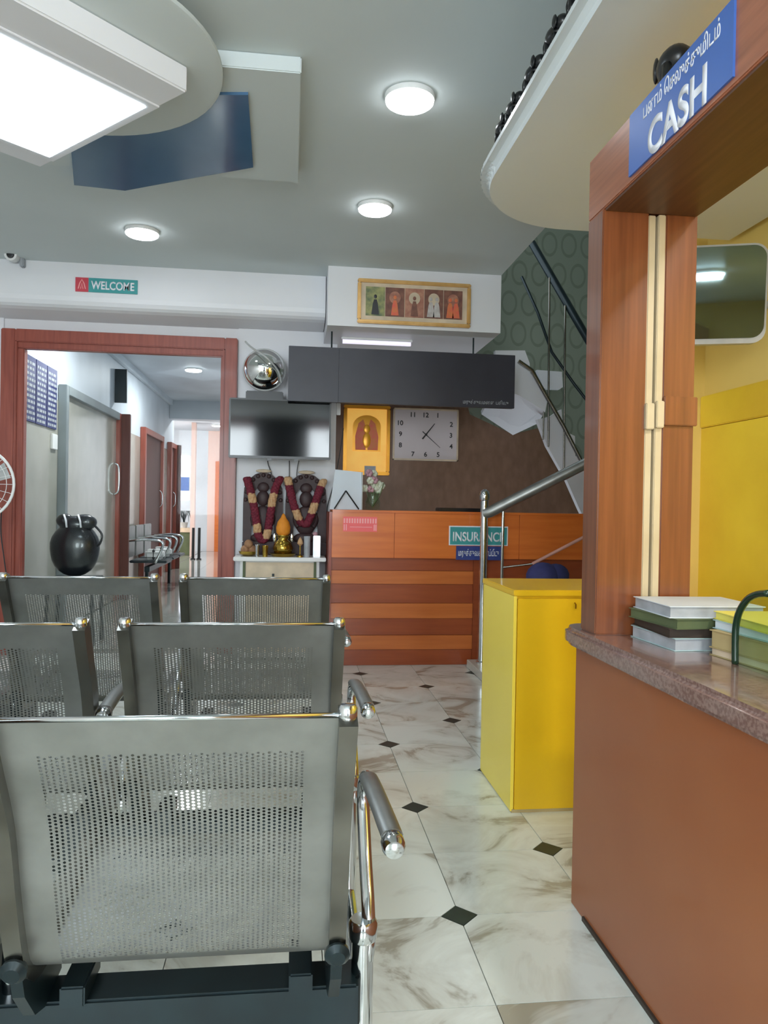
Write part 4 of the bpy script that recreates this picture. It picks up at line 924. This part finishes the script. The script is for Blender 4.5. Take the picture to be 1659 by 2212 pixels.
# bag on a chair by the partition
bgx = P(158, 1180, Y=6.15)
bag = thing('black_bag', (bgx.x, 6.2, 0.5), 'large round black leather bag with two light strap ends behind the glass', 'bag')
bodyz = P(158, 1180, Y=6.2).z
b = ball((bgx.x, 6.2, bodyz - 0.02), 0.19, None, (1.0, 0.55, 1.15), 28)
for v_ in b.verts:
    a = math.atan2(v_.co.z - bodyz, v_.co.x - bgx.x); s_ = 1 + 0.02 * math.sin(5 * a); v_.co.x = bgx.x + (v_.co.x - bgx.x) * s_
obj('sack', b, 'black_leather', bag, smooth=True)
b = B(); ball((bgx.x - 0.07, 6.18, bodyz + 0.20), 0.07, b, (1.0, 0.6, 0.8), 16); ball((bgx.x + 0.075, 6.18, bodyz + 0.19), 0.08, b, (1.2, 0.6, 0.8), 16); ball((bgx.x, 6.18, bodyz + 0.17), 0.1, b, (1.2, 0.5, 0.7), 16)
obj('gathered_top', b, 'black_leather', bag, smooth=True)
for dx in (-0.055, 0.05): obj('strap_end', tube([Vector((bgx.x + dx - 0.01, 6.125, bodyz + 0.25)), Vector((bgx.x + dx + 0.01, 6.11, bodyz + 0.20)), Vector((bgx.x + dx + 0.018, 6.105, bodyz + 0.15))], 0.009, n=8, flat=0.5), 'letter_white', bag, smooth=True)
obj('side_strap', tube(catmull([Vector((bgx.x + 0.15, 6.17, bodyz + 0.17)), Vector((bgx.x + 0.21, 6.16, bodyz + 0.10)), Vector((bgx.x + 0.2, 6.16, bodyz + 0.03)), Vector((bgx.x + 0.17, 6.17, bodyz + 0.0))], 5), 0.009, n=8), 'black_leather', bag, smooth=True)
bst = thing('stool', (bgx.x, 6.2, 0), 'dark stool carrying the black bag behind the glass', 'stool')
sz_ = bodyz - 0.02 - 0.19 * 1.15 - 0.002
obj('seat', bx(bgx.x - 0.18, bgx.x + 0.18, 6.05, 6.38, sz_ - 0.03, sz_ - 0.001, bev=0.006), 'dark_steel', bst)
for sx in (-0.16, 0.16):
    for sy in (6.07, 6.36): obj('leg', tube([Vector((bgx.x + sx, sy, sz_ - 0.03)), Vector((bgx.x + sx * 1.1, sy, 0.001))], 0.013, n=10), 'dark_steel', bst)

# ------------------------------------------------------------------ perforated steel waiting benches
PROF = catmull([(0, 0.0, 0.83), (0, 0.035, 0.76), (0, 0.085, 0.66), (0, 0.115, 0.55), (0, 0.14, 0.47), (0, 0.165, 0.415), (0, 0.21, 0.388), (0, 0.30, 0.388), (0, 0.42, 0.402), (0, 0.53, 0.418), (0, 0.60, 0.415), (0, 0.635, 0.395), (0, 0.645, 0.37)], 6)
LEN = [0.0]
for a, b in zip(PROF, PROF[1:]): LEN.append(LEN[-1] + (b - a).length)
def pp_(s):
    s = max(0, min(LEN[-1], s))
    for i in range(len(LEN) - 1):
        if s <= LEN[i + 1]:
            t = (s - LEN[i]) / (LEN[i + 1] - LEN[i]); return PROF[i].lerp(PROF[i + 1], t)
    return PROF[-1].copy()
SB = 0.455  # arc length where back ends
SW = 0.452  # panel width
def perforated():
    verts = []; faces = []; cu = 0.0078; cv = 0.0062; ub = 0.044
    def put(u, s):
        p_ = pp_(s); verts.append((u, p_.y, p_.z)); return len(verts) - 1
    regions = [(0.062, 0.445), (0.50, LEN[-1] - 0.075)]
    # solid strips
    def strip(u0, u1, s0, s1, nu=1):
        ns = max(1, int((s1 - s0) / 0.02)); rows = []
        for k in range(ns + 1): rows.append([put(u0 + (u1 - u0) * q / nu, s0 + (s1 - s0) * k / ns) for q in range(nu + 1)])
        for k in range(ns):
            for q in range(nu): faces.append((rows[k][q], rows[k][q + 1], rows[k + 1][q + 1], rows[k + 1][q]))
    strip(0, ub, 0, LEN[-1]); strip(SW - ub, SW, 0, LEN[-1])
    cur = 0
    for (a, b_) in regions: strip(ub, SW - ub, cur, a); cur = b_
    strip(ub, SW - ub, cur, LEN[-1])
    nu = int(round((SW - 2 * ub) / cu)); cu = (SW - 2 * ub) / nu
    for (a, b_) in regions:
        nv = int((b_ - a) / cv); dv = (b_ - a) / nv
        for i in range(nu):
            off = 0.5 * dv if i % 2 else 0.0
            u0 = ub + i * cu; uc = u0 + cu / 2
            if off: 
                strip(u0, u0 + cu, a, a + off); strip(u0, u0 + cu, b_ - off, b_)
            for j in range(nv - (1 if off else 0)):
                s0 = a + off + j * dv; sc_ = s0 + dv / 2
                o_ = [put(u0, s0), put(uc, s0), put(u0 + cu, s0), put(u0 + cu, sc_), put(u0 + cu, s0 + dv), put(uc, s0 + dv), put(u0, s0 + dv), put(u0, sc_)]
                rx_, ry_ = cu * 0.30, dv * 0.36
                ang = [(-1, -1), (0, -1), (1, -1), (1, 0), (1, 1), (0, 1), (-1, 1), (-1, 0)]
                h_ = []
                for (p1, p2) in ang:
                    l_ = math.hypot(p1, p2); h_.append(put(uc + rx_ * p1 / l_, sc_ + ry_ * p2 / l_))
                for k in range(8): faces.append((o_[k], o_[(k + 1) % 8], h_[(k + 1) % 8], h_[k]))
    me = bpy.data.meshes.new('perforated_shell'); me.from_pydata(verts, [], faces); me.update()
    me.materials.append(M['steel_sheet'])
    for p_ in me.polygons: p_.use_smooth = True
    return me
SHELL = perforated()
def rail_sweep(x0, x1, s0, s1, off0, off1, m=26):
    t = bmesh.new(); rings = []
    for k in range(m + 1):
        s = s0 + (s1 - s0) * k / m; p_ = pp_(s); q1 = pp_(s + 0.004); q0 = pp_(s - 0.004); d = (q1 - q0).normalized(); n = Vector((0, -d.z, d.y))
        if n.y > 0 and n.z < 0: n = -n
        a = p_ + n * off0; b = p_ + n * off1
        rings.append([t.verts.new((x0, a.y, a.z)), t.verts.new((x1, a.y, a.z)), t.verts.new((x1, b.y, b.z)), t.verts.new((x0, b.y, b.z))])
    for a, b in zip(rings, rings[1:]):
        for i in range(4): t.faces.new((a[i], a[(i + 1) % 4], b[(i + 1) % 4], b[i]))
    t.faces.new(rings[0]); t.faces.new(rings[-1]); bmesh.ops.recalc_face_normals(t, faces=t.faces)
    return t
PITCH_S = 0.572
def make_bench(label):
    r = thing('waiting_bench', (0, 0, 0), label, 'bench', 'perforated steel waiting benches')
    for k in range(3):
        xr = -0.03 - k * PITCH_S; xl = xr - SW
        o_ = bpy.data.objects.new('seat_shell', SHELL); C.objects.link(o_); o_.parent = r; o_.location = (xl, 0, 0)
        for (x0, x1) in ((xr, xr + 0.026), (xl - 0.026, xl)):
            obj('side_rail', rail_sweep(x0, x1, -0.0, LEN[-1], -0.022, 0.022, 34), 'rail_metal', r, smooth='auto')
            obj('end_cap', lathe([(0.012, -0.006), (0.0135, 0.0), (0.0135, 0.012), (0.010, 0.017), (0, 0.018)], ((x0 + x1) / 2, 0.002, 0.828), n=16), 'chrome', r, smooth='auto')
            obj('bolt_knob', lathe([(0, 0), (0.018, 0.0), (0.02, 0.01), (0.012, 0.018), (0, 0.018)], ((x0 + x1) / 2, 0.135, 0.425), n=14, axis=(0, -1, -0.2)), 'dark_steel', r, smooth='auto')
            obj('bracket', prism([Vector((x0 + 0.004, y, z)) for y, z in [(0.13, 0.43), (0.155, 0.44), (0.20, 0.375), (0.33, 0.37), (0.34, 0.30), (0.25, 0.29), (0.20, 0.31), (0.15, 0.37)]], (0.018, 0, 0)), 'dark_steel', r)
        for xx in (xl + 0.02, xr - 0.06): obj('saddle', bx(xx, xx + 0.04, 0.24, 0.35, 0.29, 0.325, bev=0.003), 'dark_steel', r)
        obj('top_edge', tube([Vector((xl, -0.001, 0.831)), Vector((xr, -0.001, 0.831))], 0.004, n=8), 'chrome', r, smooth=True)
    obj('beam', bx(-3 * PITCH_S - 0.03, 0.03, 0.255, 0.335, 0.20, 0.292, bev=0.004), 'dark_steel', r)
    for k in range(4):
        x = 0.028 - k * PITCH_S + (0.0 if k == 0 else -0.004 + 0.0)
        if k: x = -k * PITCH_S + 0.016
        if k == 3: x = -3 * PITCH_S - 0.012
        xo = 0.022 if k == 0 else 0.0
        loop = catmull([(x + xo * 1.5, 0.085, 0.61), (x + xo * 1.2, 0.16, 0.618), (x + xo, 0.30, 0.622), (x + xo, 0.40, 0.60), (x + xo, 0.43, 0.55), (x + xo, 0.38, 0.47), (x + xo, 0.31, 0.40), (x + xo, 0.29, 0.34), (x + xo * 0.6, 0.295, 0.29)], 6)
        obj('armrest', tube(loop, 0.0125, n=14), 'chrome', r, smooth='auto')
        obj('arm_pad', tube(catmull([(x + xo * 1.5, 0.095, 0.62), (x + xo * 1.2, 0.18, 0.628), (x + xo, 0.28, 0.628), (x + xo, 0.35, 0.618)], 6), 0.0175, n=14, flat=0.6), 'steel_sheet', r, smooth='auto')
        obj('arm_cap', lathe([(0, -0.018), (0.014, -0.015), (0.018, -0.005), (0.018, 0.01), (0.015, 0.015), (0, 0.015)], (x + xo * 1.5, 0.08, 0.612), n=18, axis=(0, 1, 0.12)), 'chrome', r, smooth='auto')
    for x in (0.04, -3 * PITCH_S - 0.04):
        obj('leg_post', tube([Vector((x, 0.295, 0.36)), Vector((x, 0.295, 0.06))], 0.02, n=16), 'chrome', r, smooth='auto')
        obj('collar', lathe([(0.024, 0), (0.026, 0.006), (0.026, 0.03), (0.022, 0.036)], (x, 0.295, 0.35), n=18), 'chrome', r, smooth='auto')
        obj('foot_bar', tube(catmull([Vector((x, 0.0, 0.03)), Vector((x, 0.12, 0.05)), Vector((x, 0.295, 0.075)), Vector((x, 0.45, 0.05)), Vector((x, 0.58, 0.03))], 5), 0.018, n=14), 'chrome', r, smooth='auto')
        for y in (0.01, 0.57): obj('foot', lathe([(0.02, 0.001), (0.024, 0.006), (0.02, 0.018), (0, 0.018)], (x, y, 0), n=14), 'black_plastic', r, smooth='auto')
    return r
bench = make_bench('nearest perforated steel waiting bench, seen from behind at the bottom left')
bench2 = copy_tree(bench); bench3 = copy_tree(bench)
bench2['label'] = 'middle of the three perforated steel waiting benches'
bench3['label'] = 'farthest of the three perforated steel benches, nearest the glass partition'
bench.location = (0.10, 1.045, 0); bench2.location = (0.132, 1.745, 0); bench2.scale = (1, 1, 1.02)
bench3.location = (0.142, 2.60, 0); bench3.scale = (1, 1, 1.045)

# ------------------------------------------------------------------ pedestal fan at the left edge
fp = Vector((-2.12, 5.1, 1.16))
fc = P(-52, 1045, Y=5.0); 
fn = thing('pedestal_fan', (fc.x, 5.08, 0), 'white wire guard fan just showing at the left edge by the partition', 'fan')
R_ = 0.225
for k, rr in enumerate((1.0, 0.82, 0.64, 0.46, 0.28)):
    obj('guard_ring', tube([fc + Vector((R_ * rr * math.cos(a * PI / 20), -0.05 * (1 - rr), R_ * rr * math.sin(a * PI / 20))) for a in range(40)], 0.009 if k == 0 else 0.002, closed=True, n=8), 'white_plastic', fn, smooth=True)
for k in range(24):
    a = k * PI / 12; d = Vector((math.cos(a), 0, math.sin(a)))
    obj('guard_wire', tube([fc + d * 0.05 + Vector((0, -0.045, 0)), fc + d * R_ * 0.6 + Vector((0, -0.035, 0)), fc + d * R_], 0.0015, n=5), 'white_plastic', fn)
for k in range(3):
    a = k * 2 * PI / 3 + 0.4; d = Vector((math.cos(a), 0, math.sin(a))); n = Vector((-d.z, 0, d.x))
    obj('blade', prism([fc + d * 0.03 + n * 0.02 + Vector((0, 0.03, 0)), fc + d * 0.19 + n * 0.07 + Vector((0, 0.045, 0)), fc + d * 0.2 - n * 0.04 + Vector((0, 0.015, 0)), fc + d * 0.03 - n * 0.02 + Vector((0, 0.02, 0))], (0, 0.003, 0)), 'grey_plastic', fn)
obj('hub', ball(fc + Vector((0, -0.03, 0)), 0.045, None, (1, 0.5, 1), 16), 'white_plastic', fn, smooth=True)
obj('motor', ball(fc + Vector((0, 0.09, 0)), 0.07, None, (1, 1.1, 1), 16), 'white_plastic', fn, smooth=True)
obj('pole', tube([Vector((fc.x, fc.y + 0.09, fc.z - 0.05)), Vector((fc.x, fc.y + 0.09, 0.02))], 0.015, n=12), 'white_plastic', fn, smooth='auto')
obj('base', lathe([(0.16, 0.001), (0.16, 0.012), (0.12, 0.025), (0.03, 0.04), (0, 0.04)], (fc.x, fc.y + 0.09, 0), n=28), 'white_plastic', fn, smooth='auto')
cable('cable', [(3, 1105), (2, 1150), (8, 1200), (14, 1245)], [5.70] * 4, 0.004, 'thin dark wire dangling by the left door frame', 'dark_steel')

# ------------------------------------------------------------------ corridor furniture
def row_seats(y0, n, label):
    t = thing('corridor_bench', (CX + 0.35, y0, 0), label, 'bench')
    obj('beam', bx(CX + 0.30, CX + 0.36, y0, y0 + n * 0.55, 0.30, 0.36), 'dark_steel', t)
    for k in range(n):
        y = y0 + k * 0.55
        obj('seat', bx(CX + 0.12, CX + 0.55, y + 0.03, y + 0.50, 0.40, 0.43, bev=0.008), 'dark_steel', t)
        obj('backrest', bx(CX + 0.06, CX + 0.09, y + 0.03, y + 0.50, 0.45, 0.83, bev=0.008), 'steel_sheet', t)
    for k in range(n + 1):
        y = y0 + k * 0.55
        obj('armrest', tube(catmull([Vector((CX + 0.10, y, 0.66)), Vector((CX + 0.3, y, 0.68)), Vector((CX + 0.48, y, 0.66)), Vector((CX + 0.5, y, 0.58)), Vector((CX + 0.42, y, 0.40))], 5), 0.016, n=10), 'chrome', t, smooth=True)
        if k in (0, n): obj('leg', tube([Vector((CX + 0.33, y, 0.30)), Vector((CX + 0.33, y, 0.001))], 0.02, n=10), 'dark_steel', t)
    return t
row_seats(9.2, 3, 'steel bench with curved chrome arms along the corridor wall')
for k, (px, py) in enumerate(((272, 1196), (298, 1187))):
    q_ = P(px, py, Y=9.6 + k * 0.55); t = thing('white_parcel', (CX + 0.36, 9.5 + k * 0.55, 0.431), ['white parcel on the nearer corridor bench seat', 'white parcel beside the first on the corridor bench'][k], 'parcel', 'white parcels')
    obj('wrap', bx(CX + 0.26, CX + 0.48, 9.4 + k * 0.55, 9.58 + k * 0.55, 0.431, 0.55, bev=0.03, seg=3), 'white_plastic', t, smooth='auto')
    obj('band', bx(CX + 0.35, CX + 0.38, 9.397 + k * 0.55, 9.583 + k * 0.55, 0.4305, 0.553, bev=0.01), 'black_plastic', t)
YE = 16.6
q0 = P(380, 1210, Y=YE); q1 = P(412, 1150, Y=YE)
ct = thing('corridor_table', ((q0.x + q1.x) / 2, YE + 0.2, 0), 'grey box table with pale top at the corridor end', 'table')
obj('body', bx(q0.x, q1.x, YE, YE + 0.5, 0.001, q1.z, bev=0.005), 'folder_green', ct)
obj('top', bx(P(368, 1150, Y=YE).x, q1.x + 0.02, YE - 0.03, YE + 0.53, q1.z, q1.z + 0.09), 'mount_cream', ct)
b = B()
pc = Vector(((q0.x + q1.x) / 2 - 0.02, YE + 0.2, q1.z + 0.09))
pl = thing('potted_plant', pc, 'dark drooping plant on the pale table at the corridor end', 'plant')
obj('pot', lathe([(0.06, 0), (0.09, 0.12), (0.08, 0.12), (0, 0.1)], pc, n=18), 'grey_plastic', pl, smooth='auto')
for k in range(14):
    a = k * 2 * PI / 14; r_ = random.uniform(0.16, 0.27)
    obj('frond', tube(catmull([pc + Vector((0, 0, 0.1)), pc + Vector((r_ * 0.5 * math.cos(a), r_ * 0.5 * math.sin(a), 0.36)), pc + Vector((r_ * math.cos(a), r_ * math.sin(a), 0.26)), pc + Vector((r_ * 1.15 * math.cos(a), r_ * 1.15 * math.sin(a), 0.12))], 4), 0.02, n=6, flat=0.3, rf=lambda u_: 1 - 0.8 * u_), 'dark_steel', pl, smooth=True)
for k, px in enumerate((417, 430)):
    q_ = P(px, 1180, Y=15.4); z_t = P(px, 1140, Y=15.4).z
    tag(obj('dark_stand', lathe([(0.05, 0.001), (0.05, 0.02), (0.028, 0.03), (0.028, z_t), (0, z_t)], (q_.x, 15.4, 0), n=16), 'black_plastic', smooth='auto'), ['left of two dark queue posts at the corridor end', 'right of two dark queue posts at the corridor end'][k], 'post', 'queue posts')
# end of corridor: daylight window with blue blind, warm door
YN = 17.99
w0 = P(380, 1080, Y=YN); w1 = P(410, 985, Y=YN)
wn = thing('window_1', ((w0.x + w1.x) / 2, YN, w0.z), kind='structure')
obj('daylit_pane', bx(w0.x, w1.x, YN - 0.01, YN, w0.z, w1.z), 'blind_glow', wn)
obj('window_frame', bx(w0.x - 0.03, w0.x, YN - 0.03, YN, w0.z, w1.z), 'white_plastic', wn)
obj('window_frame', bx(w1.x, w1.x + 0.03, YN - 0.03, YN, w0.z, w1.z), 'white_plastic', wn)
bl0 = P(380, 1060, Y=YN).z; bl1 = P(380, 1030, Y=YN).z
tag(obj('blue_poster', bx(w0.x, w1.x, YN - 0.04, YN - 0.03, bl0, bl1), 'blue_sign'), 'blue poster across the bright window at the corridor end', 'poster')
d0 = P(463, 1180, Y=YN).x; d1 = P(474, 1180, Y=YN).x
dd = thing('door_5', (d0, YN, 0), kind='structure')
obj('leaf', bx(d0, d1, YN - 0.05, YN, 0, 2.1), 'desk_wood', dd)
obj('bright_opening', bx(d1, d1 + 0.5, YN - 0.02, YN, 0, 2.1), 'blind_glow', dd)
tag(obj('corridor_pier', bx(P(411, 1100, Y=16.2).x, P(420, 1100, Y=16.2).x, 16.2, 16.4, 0, CC - 0.001), 'pink_paint', None), 'pale pink pier near the corridor end', 'pier')
